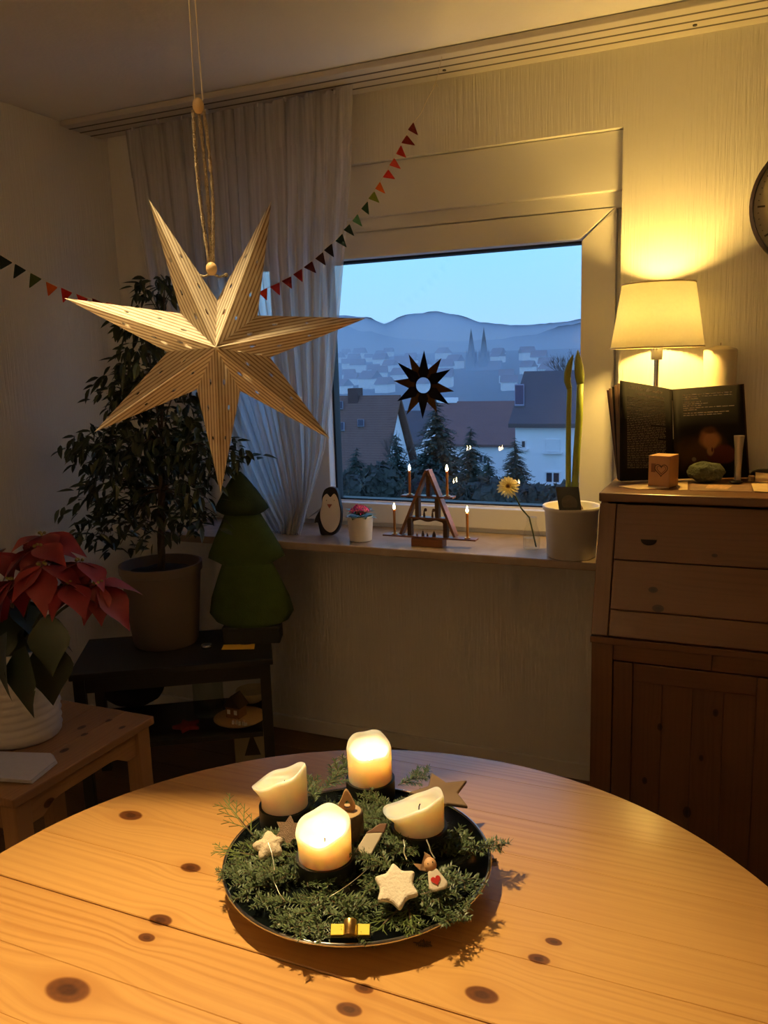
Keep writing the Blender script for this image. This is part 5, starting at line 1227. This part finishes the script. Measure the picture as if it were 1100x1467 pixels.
# thuja fronds: paler, scaly, fan shaped
def thuja(seed, L_):
    r_ = random.Random(seed); m = MB()
    def br(p, d, l, w_, dep):
        q = p+d*l; up_ = UPV*.0008; s_ = d.cross(UPV).normalized()*w_
        m.add([p-s_*.7, p+s_*.7, q+s_*.5, q-s_*.5, p+up_, q+up_], [(0, 1, 2, 3), (0, 3, 5, 4), (1, 4, 5, 2)])
        if dep == 0: return
        for k in range(7 if dep == 2 else 4):
            t = .12+.82*k/(7 if dep == 2 else 4); a = (1 if k % 2 else -1)*.62
            d2 = (Matrix.Rotation(a, 3, 'Z') @ d + Vector((0, 0, r_.uniform(-.12, .12)))).normalized(); br(p+d*l*t, d2, l*(.50-.22*t), w_*.75, dep-1)
    br(Vector(), Vector((1, 0, .02)).normalized(), L_, .0016, 2); return m
THU = P('thuja_green', (.16, .22, .065), .5, ns=80, na=.3)
tl_ = [('thuja_sprig', 'yellow-green thuja sprig sticking out over the left tray edge', 365, 1200, .782, 2.75, .35, .085), ('thuja_sprig', 'yellow-green thuja frond beneath the left wool star', 378, 1228, .785, 3.3, .02, .075), ('thuja_sprig', 'pale green thuja sprig hanging over the front rim under the felt star', 574, 1300, .782, 4.35, -.22, .066), ('thuja_sprig', 'thuja sprig spread to the right below the white felt star', 585, 1297, .782, 5.2, -.1, .05)]
for i, (nm, lb_, x, y, z, az, tl, L_) in enumerate(tl_):
    p = onz(x, y, z); t = thing(nm, lb_, 'sprig', m=Matrix.Translation(p) @ Matrix.Rotation(az, 4, 'Z') @ Matrix.Rotation(-tl, 4, 'Y'), group='thuja sprigs on the tray')
    tag(thuja(i+1, L_).build('scales', THU, t, world=False), kind='stuff')
    MB().tube([(-.01, 0, 0), (L_*.5, 0, .001)], .0011, 5).build('twig', TWIG, t, world=False)
for i, (x, y, az) in enumerate(((690, 1232, .3), (662, 1293, 1.2), (592, 1350, .2))):
    p = onz(x, y, TZ+.002); t = thing('fallen_needle_tip', ('fallen dry sprig tip on the table right of the tray', 'fallen brown sprig tip in the shadow right of the tray', 'fallen sprig tip on the table before the tray')[i], 'sprig', m=Matrix.Translation(p) @ Matrix.Rotation(az, 4, 'Z'), group='fallen sprig tips')
    thuja(i+9, .022).build('scales', P('dry_sprig', (.14, .08, .035), .8), t, world=False)

# --- decorations lying in the greenery
def frame_at(p, nrm, spin=0.0):
    nrm = Vector(nrm).normalized(); xx = UPV.cross(nrm); xx = xx.normalized() if xx.length > .05 else RT.copy(); yy = nrm.cross(xx)
    return Matrix(((xx.x, yy.x, nrm.x, p.x), (xx.y, yy.y, nrm.y, p.y), (xx.z, yy.z, nrm.z, p.z), (0, 0, 0, 1))) @ Matrix.Rotation(spin, 4, 'Z')
def star_poly(n_, ro, ri): return [Vector((math.cos(PI*j/n_+PI/2)*(ro if j % 2 == 0 else ri), math.sin(PI*j/n_+PI/2)*(ro if j % 2 == 0 else ri), 0)) for j in range(2*n_)]
TOC = lambda p: (Vector((0, 0, CAMZ))-p).normalized()
p = onz(568, 1273, .802); t = thing('white_felt_star', 'thick white felt star with six points at the front of the tray', 'star', m=frame_at(p, TOC(p)*.75+UPV*.6, .12))
MB().prism(star_poly(6, .031, .0205), (0, 0, .011)).build('felt', P('white_felt', (.78, .70, .58), .97, ns=60, na=.08, bump=.25, bs=300), t, bevel=.0042, world=False, seg=3)
p = onz(414, 1190, .812); t = thing('glitter_star', 'copper glitter star leaning on the left black candle holder', 'star', m=frame_at(p, TOC(p)+UPV*.1, -.15))
MB().prism(star_poly(6, .0215, .0125), (0, 0, .003)).build('plate', P('copper_glitter', (.50, .36, .27), .35, .7, ns=700, na=.7, bump=1.0, bs=900), t, bevel=.0006, world=False)
p = onz(386, 1212, .797); t = thing('wool_star', 'small fluffy cream wool star at the left of the tray', 'star', m=frame_at(p, TOC(p)+UPV*.8, .4))
MB().ball((0, 0, 0), (.021, .018, .011), 30, 18, lambda d: 1+.20*math.cos(5*math.atan2(d.y, d.x))*(d.x*d.x+d.y*d.y)+.05*noise.noise(d*6)).build('wool', P('cream_wool_puff', (.74, .62, .46), .97, bump=.35, bs=250), t, smooth=True, world=False)
p = onz(632, 1140, .800); t = thing('brown_wooden_star', 'flat brown wooden star behind the right candle', 'star', m=frame_at(p, UPV+TOC(p)*.25, .3))
MB().prism(star_poly(5, .050, .025), (0, 0, .007)).build('wood', P('star_wood', (.22, .14, .085), .7, ns=20, na=.2), t, bevel=.002, world=False)
# little log with a flame-shaped cut-out
lq = onz(497, 1162, .836); lq.z = FZ; t = thing('wooden_candle', 'birch log candle with a plywood flame between the candles', 'ornament', lq)
LH = .836-FZ; MB().lathe([(.0, 0), (.0215, 0), (.0225, .01), (.0220, LH-.003), (.0205, LH), (.0, LH)], 28, lq, fn=lambda i, r, z, a: (r*(1+.04*math.sin(3*a)), z)).build('log', P('log_bark', (.14, .095, .06), .85, ns=40, na=.3, bump=.6, bs=90), t, smooth='auto')
MB().lathe([(.0, LH+.0003), (.0198, LH+.0003), (.0185, LH+.0012), (.0, LH+.0012)], 28, lq).build('cut_face', P('cut_wood', (.55, .36, .17), .6, ns=50, na=.12), t, smooth='auto')
oute = smooth_poly([(0, 30), (8, 14), (11, 5), (7, -2), (-7, -2), (-11, 5), (-7, 15)]); inn = smooth_poly([(1, 15), (4.5, 7), (3, 3), (-2, 3), (-3.5, 7)])
m = MB(); fc_ = lq+Vector((0, 0, LH+.0032)); nO, nI = len(oute), len(inn)
vo, eo, fo, *_ = delaunay_2d_cdt([Vector(q) for q in oute]+[Vector(q) for q in inn], [(i, (i+1) % nO) for i in range(nO)]+[(nO+i, nO+(i+1) % nI) for i in range(nI)], [], 1, 1e-7)
def inside(p_, poly):
    c_ = False; k = len(poly)
    for i in range(k):
        (x1_, y1_), (x2_, y2_) = poly[i], poly[(i+1) % k]
        if (y1_ > p_.y) != (y2_ > p_.y) and p_.x < (x2_-x1_)*(p_.y-y1_)/(y2_-y1_)+x1_: c_ = not c_
    return c_
mr_ = RT; m.v = [fc_+mr_*(v.x*.00112)+UPV*(v.y*.00100) for v in vo]
for f in fo:
    ce = sum((vo[i] for i in f), Vector((0, 0)))/len(f)
    if inside(ce, oute) and not inside(ce, inn): m.f.append(tuple(f))
o = m.build('plywood_flame', P('plywood', (.40, .24, .11), .6, ns=30, na=.15), t); so = o.modifiers.new('t', 'SOLIDIFY'); so.thickness = .006; so.offset = 0
# white wooden house wedge with brown roof
pa, pb = onz(519, 1226, .795), onz(541, 1186, .822); t = thing('wooden_house', 'small white wooden house with brown roof tilted beside the right candle', 'ornament', pa)
d = (pb-pa).normalized(); s_ = RT*.0125; th_ = (-AW_*.6+UPV*.5).normalized()*.014
MB().hexa([pa-s_, pa+s_, pa.lerp(pb, .76)+s_, pa.lerp(pb, .76)-s_*.8] + [v+th_ for v in (pa-s_, pa+s_, pa.lerp(pb, .76)+s_, pa.lerp(pb, .76)-s_*.8)]).build('wall', P('white_painted_wood', (.66, .58, .46), .6), t, bevel=.001)
q0, q1 = pa.lerp(pb, .77), pb+d*.004
MB().hexa([q0-s_*.9, q0+s_*1.1, q1+s_*.9, q1+s_*.1] + [v+th_ for v in (q0-s_*.9, q0+s_*1.1, q1+s_*.9, q1+s_*.1)]).build('roof', P('brown_painted_wood', (.20, .10, .06), .6), t, bevel=.001)
# angel
gp = onz(622, 1256, .808); nv_ = (TOC(gp)+UPV*.25).normalized(); fm = frame_at(gp, nv_, .34)
an = thing('wooden_angel', 'small wooden angel with a red heart hanging by the right candle', 'figurine', m=fm)
def loc_prism(pts, z0, z1): return MB().prism([Vector((x*.001, y*.001, z0)) for x, y in pts], (0, 0, z1-z0))
loc_prism([(-6, 8), (6, 8), (14, -14), (8, -19), (-7, -18), (-12, -13)], 0, .009).build('dress', P('angel_white', (.70, .62, .52), .6), an, bevel=.0025, world=False)
MB().ball((0, .0145, .005), (.0082, .0092, .0075), 18, 12).build('head', P('angel_face', (.62, .36, .18), .55), an, smooth=True, world=False)
for ex in (-.003, .0035): MB().ball((ex, .015, .0122), (.0009, .0009, .0006), 8, 5).build('eye', WICK, an, world=False)
loc_prism([(-7, 17), (-18, 22), (-14, 14), (-6, 10), (-3, 20), (-2, 33), (4, 26), (6, 19), (0, 15)], -.003, .002).build('wing', P('wing_wood', (.34, .19, .09), .7), an, bevel=.0008, world=False)
hpts = [(6.2/16*(16*math.sin(a)**3)*1.0, 6.2/16*(13*math.cos(a)-5*math.cos(2*a)-2*math.cos(3*a)-math.cos(4*a))-6) for a in [2*PI*i/28 for i in range(28)]]
loc_prism(hpts, .0092, .0104).build('heart', P('heart_red', (.52, .02, .015), .5), an, world=False)
# silver wires
SW_ = P('silver_wire', (.75, .72, .66), .25, 1)
wires = [('thin silver wire curling over the greens before the left candle', [(384, 1206, .815), (390, 1225, .806), (393, 1245, .80), (392, 1262, .795), (400, 1280, .79), (408, 1290, .785)]),
 ('thin silver wire running below the front candle', [(472, 1285, .792), (485, 1277, .795), (500, 1267, .797), (515, 1255, .80), (532, 1240, .80)]),
 ('twisted silver wire hanging at the left of the angel', [(578, 1203, .806), (580, 1212, .805), (579, 1222, .804), (583, 1232, .802)]),
 ('twisted silver wire holding the wooden angel', [(611, 1203, .806), (615, 1212, .806), (617, 1220, .806), (623, 1230, .804)]),
 ('twisted silver wire lying below the angel', [(603, 1281, .796), (620, 1277, .798), (640, 1272, .797), (656, 1262, .795)])]
for lb_, pts in wires:
    pw = [onz(*q) for q in pts]; t = thing('silver_wire', lb_, 'wire', pw[0], group='silver wires on the tray'); tw2 = 'twisted' in lb_
    n_ = 40; cp_ = []
    for i in range(n_+1):
        f = i/n_*(len(pw)-1); j = min(int(f), len(pw)-2); cp_.append(pw[j].lerp(pw[j+1], f-j))
    for s2 in ((0, PI) if tw2 else (0,)):
        MB().tube([c_ + ((RT*math.cos(i*1.3+s2)+UPV*math.sin(i*1.3+s2))*.0009 if tw2 else Vector()) for i, c_ in enumerate(cp_)], .0006, 5).build('strand', SW_, t, smooth=True)
# brass clip with yellow tabs
b0 = onz(502, 1334, .784); t = thing('brass_clip', 'small brass clip with two bright yellow tabs on the front tray edge', 'clip', b0)
rx_ = (onz(531, 1334, .784)-onz(473, 1334, .784)).normalized(); fy_ = Vector((-rx_.y, rx_.x, 0)); hl_ = .0235
bm = Matrix(((rx_.x, fy_.x, 0, b0.x), (rx_.y, fy_.y, 0, b0.y), (0, 0, 1, b0.z), (0, 0, 0, 1))) @ Matrix.Rotation(.62, 4, 'X')
MB().box((0, 0, .001), (hl_*2+.002, .015, .003)).xf(bm).build('plate', P('clip_dark', (.10, .07, .03), .4, .6), t, bevel=.0006)
YT = P('yellow_tab', (.95, .80, .10), .5, na=.03)
for s2 in (-1, 1): MB().box((s2*(hl_-.0085), .0008, .0034), (.0170, .0125, .0018)).xf(bm).build('tab', YT, t, bevel=.0004)
MB().lathe([(.0, -.009), (.0075, -.009), (.008, -.008), (.008, .008), (.0075, .009), (.0, .009)], 24).xf(bm @ Matrix.Translation((0, .002, .006)) @ Matrix.Rotation(PI/2, 4, 'X')).build('barrel', BRASS, t, smooth='auto')

# ------------------------------------------------------------------ outside the window
SNOWY = P('pale_render', (.82, .83, .85), .9, ns=.4, na=.06)
def roof_mat(name, a): 
    m, n, out = new_mat(name); b_ = N(n, 'BsdfPrincipled', Roughness=.85)
    t = N(n, 'TexCoord'); wv = N(n, 'TexWave', Scale=2.2, Distortion=.4); wv.bands_direction = 'Z'; n.links.new(t.outputs['Object'], wv.inputs['Vector'])
    nz = N(n, 'TexNoise', Scale=1.2, Detail=5.0); n.links.new(t.outputs['Object'], nz.inputs['Vector'])
    c = mixc(n, math_(n, 'MULTIPLY', math_(n, 'ADD', wv.outputs['Fac'], nz.outputs['Fac']), .5), tuple(x*.7 for x in a), tuple(x*1.3 for x in a)); n.links.new(c, b_.inputs['Base Color']); n.links.new(b_.outputs[0], out.inputs[0]); return m
RF1, RF2, RF3 = roof_mat('roof_tiles_grey', (.085, .080, .085)), roof_mat('roof_tiles_brown', (.15, .085, .065)), roof_mat('roof_tiles_red', (.17, .10, .085))
WGL = P('dark_window_glass', (.03, .035, .045), .15); WFR = P('white_window_frame', (.75, .76, .78), .6)
def house(name, label, x0, x1, yr, ye, yb, D, rmat, wmat, depth=9.0, lean=None, ov=.4):
    """eaves-side house: ridge pixel row yr, eave row ye, foot row yb at distance D"""
    p0, p1 = at(x0, ye, D), at(x1, ye, D); ze = (p0.z+p1.z)/2; zr = (at(x0, yr, D+depth/2).z+at(x1, yr, D+depth/2).z)/2; zf = at((x0+x1)/2, yb, D).z
    t = thing(name, label, 'house', ((p0.x+p1.x)/2, D+depth/2, zf))
    m = MB(); xa, xb = p0.x+ov, p1.x-ov
    m.prism([(xa, D+ov, zf), (xa, D+depth-ov, zf), (xa, D+depth-ov, ze), (xa, D+depth/2, zr-.25), (xa, D+ov, ze)], (xb-xa, 0, 0)); m.build('wall', wmat, t)
    th = .28
    for s_ in (0, 1):
        y0, y1 = (D, D+depth/2) if s_ == 0 else (D+depth, D+depth/2)
        MB().hexa([(p0.x, y0, ze), (p1.x, y0, ze), (p1.x, y1, zr), (p0.x, y1, zr), (p0.x, y0, ze+th), (p1.x, y0, ze+th), (p1.x, y1, zr+th), (p0.x, y1, zr+th)]).build('roof', rmat, t)
    return t, p0, p1, ze, zr, zf
def facade_window(t, x0, x1, y0, y1, D, mull=True, shutter=False):
    a, b_ = at(x0, y1, D), at(x1, y0, D)
    w_ = MB().bb(a.x, b_.x, D-.06, D+.04, a.z, b_.z).build('window', WFR, t)
    MB().bb(a.x-.15, b_.x+.15, D-.22, D, a.z-.14, a.z-.02).build('sill', WFR, t)
    if shutter:
        for k in range(8): z = a.z+(b_.z-a.z)*k/8; MB().bb(a.x+.08, b_.x-.08, D-.085, D-.06, z+.02, z+(b_.z-a.z)/8-.02).build('shutter_slat', SNOWY, w_)
        return
    xs = [(a.x+.10, (a.x+b_.x)/2-.06), ((a.x+b_.x)/2+.06, b_.x-.10)] if mull else [(a.x+.1, b_.x-.1)]
    for xa, xb in xs: MB().bb(xa, xb, D-.09, D-.055, a.z+.10, b_.z-.10).build('pane', WGL, w_)
def skylight(t, x0, x1, y0, y1, D, depth, ze, zr, th=.28):
    a = at(x0, y1, D); f0 = (a.z-ze)/(zr-ze)
    def on(x, y):
        o_ = Vector((0, 0, CAMZ)); d = ray(x, y); nrm = Vector((0, -(zr-ze), depth/2)); p_ = Vector((0, D, ze+th)); k = (p_-o_).dot(nrm)/d.dot(nrm); return o_+d*k
    q = [on(x0, y1), on(x1, y1), on(x1, y0), on(x0, y0)]; nrm = Vector((0, -(zr-ze), depth/2)).normalized()
    fr = MB().hexa(q+[v+nrm*.12 for v in q]).build('skylight', P('skylight_frame', (.22, .23, .26), .5), t); c_ = sum(q, Vector())/4
    qi = [c_+(v-c_)*.86+nrm*.125 for v in q]; MB().hexa(qi+[v+nrm*.02 for v in qi]).build('pane', WGL, fr)
D1 = 58
hr, p0, p1, ze, zr, zf = house('white_house', 'white rendered house with dark grey tiled roof behind the amaryllis', 728, 905, 536, 613, 760, D1, RF1, SNOWY, 9)
skylight(hr, 737.5, 751, 552, 583, D1, 9, ze, zr)
for a in ((746, 754, 630, 642.5), ): facade_window(hr, *a, D1+.4, False)
facade_window(hr, 781, 803, 629, 647, D1+.4, shutter=True); facade_window(hr, 781, 803, 675.5, 692, D1+.4); facade_window(hr, 830, 850, 630, 647, D1+.4)
D2 = 46
hl, p0, p1, ze, zr, zf = house('brown_roofed_house', 'house with long brown tiled roof seen left through the window', 440, 550, 573, 690, 770, D2, RF2, SNOWY, 6)
skylight(hl, 481, 492, 576, 587, D2, 6, ze, zr); skylight(hl, 480, 494, 606, 618, D2, 6, ze, zr); skylight(hl, 513, 522, 602, 612, D2, 6, ze, zr)
q = at(508, 566, D2+3); MB().bb(q.x-.35, q.x+.35, D2+2.7, D2+3.5, zr-.6, zr+.75).build('chimney', P('chimney_brick', (.09, .05, .045), .9), hl)
D3 = 95
hm, p0, p1, ze, zr, zf = house('long_roofed_house', 'long low house with reddish roof between the fir trees', 585, 745, 578, 640, 720, D3, RF3, SNOWY, 14)
a, b_ = at(590, 572, D3+7), at(655, 572, D3+7); MB().bb(a.x, b_.x, D3+6.6, D3+7.4, zr+.1, zr+.75).build('snowy_ridge', P('snow', (.85, .87, .9), .8), hm)
facade_window(hm, 668, 680, 652, 664, D3+.4); facade_window(hm, 686, 698, 652, 664, D3+.4)
hq2, *_ = house('gabled_house', 'bluish house with pale gable behind the brown roofed house', 548, 602, 592, 640, 720, 80, RF1, SNOWY, 8)
facade_window(hq2, 556, 565, 645, 655, 80.4)

def gz(X, Y): return -6.5 - 10*min(1, Y/90) - 3.5*min(1, Y/220) + .06*max(0, min(Y, 700)-220) + .012*max(0, Y-700) + .4*noise.noise(Vector((X*.01, Y*.01, 0)))
def hit_ground(x, y):
    d = ray(x, y)
    for k in range(1, 1000):
        Y = 60+k; p = d*(Y/d.y)
        if p.z+CAMZ <= gz(p.x, Y): return Vector((p.x, Y, gz(p.x, Y)))
    return None
# distant small houses on the valley floor
rt2 = random.Random(5); FW = P('far_render', (.88, .88, .88), .9); FWR = P('far_roof', (.20, .15, .14), .9)
fhp = None; k = 0
placed = []
for i in range(400):
    if len(placed) >= 46: break
    x = rt2.choice((rt2.uniform(482, 560), rt2.uniform(482, 560), rt2.uniform(560, 660), rt2.uniform(700, 800))); y = rt2.uniform(506, 566) if x < 565 else rt2.uniform(514, 564)
    p = hit_ground(x, y)
    if p is None or p.y < 230 or (abs(x-686) < 26 and abs(p.y-480) < 70): continue
    s_ = rt2.uniform(.7, 1.05)
    if any((p-q).length < 11*(s_+s2) for q, s2 in placed): continue
    placed.append((p, s_)); D = p.y
    sec = 'left of the window star' if x < 566 else ('between window star and church' if x < 668 else 'right of the church')
    t = thing('far_house', 'tiny pale house in the %s hazy town seen %s' % ('upper' if y < 530 else 'lower', sec), 'house', (p.x, p.y, p.z-.6), rt2.uniform(-.6, .6), group='far houses across the valley')
    if fhp is None:
        a = MB().bb(-4.5, 4.5, -4, 4, 0, 5.5).build('wall', FW, t, world=False).data; b2 = MB().prism([(-5, -4.6, 5.5), (-5, 4.6, 5.5), (-5, 0, 9.6)], (10, 0, 0)).build('roof', FWR, t, world=False).data
        fhp = (a, b2)
    else:
        for nm, me in (('wall', fhp[0]), ('roof', fhp[1])):
            o = bpy.data.objects.new(nm, me); C.objects.link(o); o.parent = t
    t.matrix_basis = ROOTM[t.name] @ Matrix.Scale(s_, 4)

# twin-spired church
DC = 480; ch = thing('church', 'distant church with two slender pointed spires in the haze', 'church', at(686, 545, DC)); STN = P('church_stone_hazed', (.20, .20, .21), .9)  # stone colour lightened to soften contrast, standing in for thicker haze
for x, yt in ((675.5, 470), (693.5, 468)):
    b0, tp = at(x, 545, DC), at(x, yt, DC); w_ = 2.6; zt1 = at(x, 512, DC).z
    tw_ = MB().bb(b0.x-w_, b0.x+w_, DC-w_, DC+w_, b0.z-8, zt1).build('tower', STN, ch)
    m = MB(); 
    for j in range(8): m.v.append(Vector((b0.x+w_*1.02*math.cos(PI/4*j+PI/8), DC+w_*1.02*math.sin(PI/4*j+PI/8), zt1)))
    m.v.append(Vector((b0.x, DC, tp.z))); m.f = [(j, (j+1) % 8, 8) for j in range(8)] + [tuple(range(8))[::-1]]; m.build('spire', STN, tw_)
    for sx_ in (-1, 1):
        for sy_ in (-1, 1): c_ = Vector((b0.x+sx_*w_*.85, DC+sy_*w_*.85, zt1)); MB().lathe([(.55, 0), (.5, 1), (.0, 5)], 6, c_).build('pinnacle', STN, tw_)
a, b_ = at(678, 530, DC), at(705, 530, DC); MB().prism([(a.x, DC-4, a.z-12), (a.x, DC+4, a.z-12), (a.x, DC+4, a.z), (a.x, DC, a.z+5), (a.x, DC-4, a.z)], (b_.x-a.x+6, 0, 0)).build('nave', STN, ch)

# trees
FIRD = P('fir_dark', (.030, .055, .040), .9, ns=2, na=.35); TRK = P('tree_trunk', (.05, .035, .03), .9)
def fir_tree(label, x, yt, yb, D, rx, seed, mat=FIRD):
    r_ = random.Random(seed); tp, bs = at(x, yt, D), at(x, yb, D); H_ = tp.z-bs.z; R0 = rx*D*1.15/FPX
    t = thing('fir_tree', label, 'tree', bs, group='fir trees outside'); MB().tube([bs, bs+Vector((0, 0, H_*.97))], [H_*.018, .02], 7).build('trunk', TRK, t)
    m = MB(); nl = 34
    for i in range(nl):
        z = H_*(.06+.92*i/nl); rr_ = R0*(1-i/nl)**.85*(.85+.3*r_.random())+.12
        for k in range(int(12+22*(1-i/nl))):
            a = r_.uniform(0, 2*PI); l = rr_*r_.uniform(.7, 1.1); d = Vector((math.cos(a), math.sin(a), -.18)); s_ = Vector((-math.sin(a), math.cos(a), 0)); o_ = bs+Vector((0, 0, z+r_.uniform(-.2, .2)))
            for q in range(4):
                t0, t1 = q/4, (q+1.4)/4; w_ = min(.5, l*.20*(1.1-t0)); lift = r_.uniform(-.08, .08)*l
                m.add([o_+d*l*t0+s_*w_*.4, o_+d*l*t1+s_*w_+Vector((0, 0, lift-.1*l*t1)), o_+d*l*(t1+.12)+Vector((0, 0, lift)), o_+d*l*t1-s_*w_+Vector((0, 0, lift-.1*l*t1)), o_+d*l*t0-s_*w_*.4+Vector((0, 0, .02))], [(0, 1, 2, 3, 4)])
    tag(m.build('branches', mat, t), kind='stuff'); return t
for lb_, x, yt, yb, D, rx, sd_ in (('tall broad fir tree right of the window star', 628, 566, 770, 40, 70, 1), ('dark fir tree beside the white house', 738, 626, 780, 36, 44, 2), ('dense fir tree between the tall fir and the white house', 676, 610, 780, 32, 44, 3),
    ('shadowy fir tree before the brown roofed house', 515, 640, 790, 34, 52, 4), ('shadowy fir tree left of the candle arch', 572, 622, 785, 28, 46, 5), ('low fir tree behind the right arch candle', 700, 655, 790, 24, 36, 6)):
    fir_tree(lb_, x, yt, yb, D, rx, sd_)
BARE = P('bare_twigs', (.10, .075, .065), .9); BUSH = P('dark_bush', (.035, .045, .036), .9, ns=1.5, na=.4)
def bare_tree(label, x, yb, yt, D, rx, seed, mat=BARE, leafy=0):
    r_ = random.Random(seed); bs, tp = at(x, yb, D), at(x, yt, D); H_ = tp.z-bs.z; t = thing('bare_tree', label, 'tree', bs); m = MB()
    def grow(p, d, l, r, dep):
        q = p+d*l; m.tube([p, p+d*l*.5+Vector((r_.uniform(-.05, .05), 0, r_.uniform(-.03, .03)))*l, q], [r, r*.85, r*.7], 4 if dep < 4 else 6, False)
        if dep == 0: return
        for k in range(3):
            v = (d+Vector((r_.uniform(-1, 1)*rx, r_.uniform(-1, 1)*rx, r_.uniform(-.15, .7)))*.75).normalized(); grow(p+d*l*r_.uniform(.55, 1), v, l*r_.uniform(.6, .8), r*.6, dep-1)
    grow(bs, UPV, H_*.30, H_*.016, 5); tag(m.build('branches', mat, t), kind='stuff'); return t
bare_tree('large bare brown tree behind the grey roof', 815, 600, 470, 85, .9, 3); bare_tree('thin bare tree under the window star', 572, 720, 590, 30, .6, 8)
def bush(label, x, y, D, rx, ry, seed):
    r_ = random.Random(seed); c_ = at(x, y, D); sc = D*1.15/FPX; t = thing('bush', label, 'bush', c_-Vector((0, 0, ry*sc))); m = MB()
    for i in range(900):
        d = Vector((r_.gauss(0, 1), r_.gauss(0, 1), r_.gauss(0, 1))).normalized()*r_.uniform(.55, 1); p = c_+Vector((d.x*rx*sc, d.y*rx*sc*.7, d.z*ry*sc)); a = Vector((r_.uniform(-1, 1), r_.uniform(-1, 1), r_.uniform(-1, 1))).normalized()*.16; b2 = a.cross(d).normalized()*.12
        m.add([p-a, p+b2, p+a, p-b2], [(0, 1, 2, 3)])
    tag(m.build('leaves', BUSH, t), kind='stuff'); MB().tube([c_-Vector((0, 0, ry*sc*1.2)), c_], .05, 5).build('stem', TRK, t)
for i, (lb_, x, y, D, rx, ry) in enumerate((('dark bush low behind the penguin', 500, 705, 22, 28, 26), ('dark bush behind the pink kalanchoe', 548, 700, 19, 30, 36), ('grey bush behind the candle arch', 610, 705, 20, 34, 30), ('dark bush behind the gerbera', 700, 712, 18, 36, 24), ('leafy bush below the white house windows', 765, 718, 24, 34, 22), ('leafy bush behind the amaryllis stems', 815, 716, 20, 26, 20))): bush(lb_, x, y, D, rx, ry, i+1)

# ground and wooded hills
GRD = P('winter_ground', (.055, .06, .05), .95, ns=.05, na=.3); HIL = P('wooded_hill', (.06, .07, .062), .95, ns=.03, na=.35)
m = MB(); nx_, ny_ = 60, 90
for j in range(ny_+1):
    t = j/ny_; Y = 9 + 1600*t**2.2
    for i in range(nx_+1):
        X = (-.45+(i/nx_-.5)*2.4)*Y; z = gz(X, Y)
        m.v.append(Vector((X, Y, z)))
m.f = [(j*(nx_+1)+i, j*(nx_+1)+i+1, (j+1)*(nx_+1)+i+1, (j+1)*(nx_+1)+i) for j in range(ny_) for i in range(nx_)]
struct(m.build('ground', GRD, smooth=True))
def hill(name, D, ridge, back, base=-20, rough=2.0, seed=0):
    """ridge: list of pixel (x, y) along the sky line"""
    m = MB(); n_ = 160; xs = [q[0] for q in ridge]
    cols = []
    for i in range(n_+1):
        x = xs[0]+(xs[-1]-xs[0])*i/n_
        for a, b_ in zip(ridge, ridge[1:]):
            if a[0] <= x <= b_[0]: f = (x-a[0])/(b_[0]-a[0]); f = f*f*(3-2*f); y = a[1]+(b_[1]-a[1])*f; break
        p = at(x, y, D); p.z += rough*(noise.noise(Vector((i*.35, seed, 0)))+.6*noise.noise(Vector((i*1.1, seed, 3)))); cols.append(p)
    rows_n = 9
    for k in range(rows_n):
        t = k/(rows_n-1)
        for p in cols:
            f = 1-t; Yk = D - back*t; m.v.append(Vector((p.x*(Yk/D)**.35, Yk, base+(p.z-base)*(f**1.15) + (rough*2*noise.noise(Vector((p.x*.01, Yk*.01, seed))) if 0 < k < rows_n-1 else 0))))
    m.f = [(k*(n_+1)+i, k*(n_+1)+i+1, (k+1)*(n_+1)+i+1, (k+1)*(n_+1)+i) for k in range(rows_n-1) for i in range(n_)]
    return struct(m.build(name, HIL, smooth=True))
hill('far_hills', 1500, [(200, 470), (420, 458), (490, 452), (522, 454), (551, 463), (585, 450), (625, 446), (655, 451), (690, 462), (740, 466), (790, 463), (835, 457), (900, 452), (1000, 455), (1200, 462)], 500, rough=2.2, seed=1)
hill('near_hills', 1050, [(200, 480), (440, 470), (490, 467), (530, 476), (575, 485), (640, 489), (700, 487), (760, 480), (810, 466), (860, 456), (950, 450), (1200, 455)], 330, rough=2.0, seed=5)

# valley haze: a real scattering volume thickening towards the hills
m, n, out = new_mat('valley_haze')
vs = N(n, 'VolumeScatter', Density=.0034, Anisotropy=0.0); vs.inputs['Color'].default_value = (.55, .74, 1.0, 1)
n.links.new(vs.outputs[0], out.inputs['Volume'])
FR = [(200, 470), (420, 458), (490, 452), (522, 454), (551, 463), (585, 450), (625, 446), (655, 451), (690, 462), (740, 466), (790, 463), (835, 457), (900, 452), (1000, 455), (1200, 462)]
mm_ = MB(); nR = len(FR)
for x, y in FR:
    fp = at(x, y-.6, 1490); x0_ = fp.x/1490*30
    mm_.v += [Vector((x0_, 30, -30)), Vector((fp.x, 1490, -30)), Vector((fp.x, 1490, fp.z)), Vector((x0_, 30, -12))]
mm_.f = [(0, 1, 2, 3), tuple(4*(nR-1)+k for k in (3, 2, 1, 0))] + [tuple(4*i_+k for k in (a_, b2_)) + tuple(4*(i_+1)+k for k in (b2_, a_)) for i_ in range(nR-1) for a_, b2_ in ((1, 0), (2, 1), (3, 2), (0, 3))]
hz_ = mm_.build('valley_haze', m)
import bmesh
bm_ = bmesh.new(); bm_.from_mesh(hz_.data); bmesh.ops.remove_doubles(bm_, verts=bm_.verts, dist=.01); bmesh.ops.recalc_face_normals(bm_, faces=bm_.faces); bm_.to_mesh(hz_.data); bm_.free()
tag(hz_, 'thin blue evening haze lying over the valley', 'haze', kind='stuff')
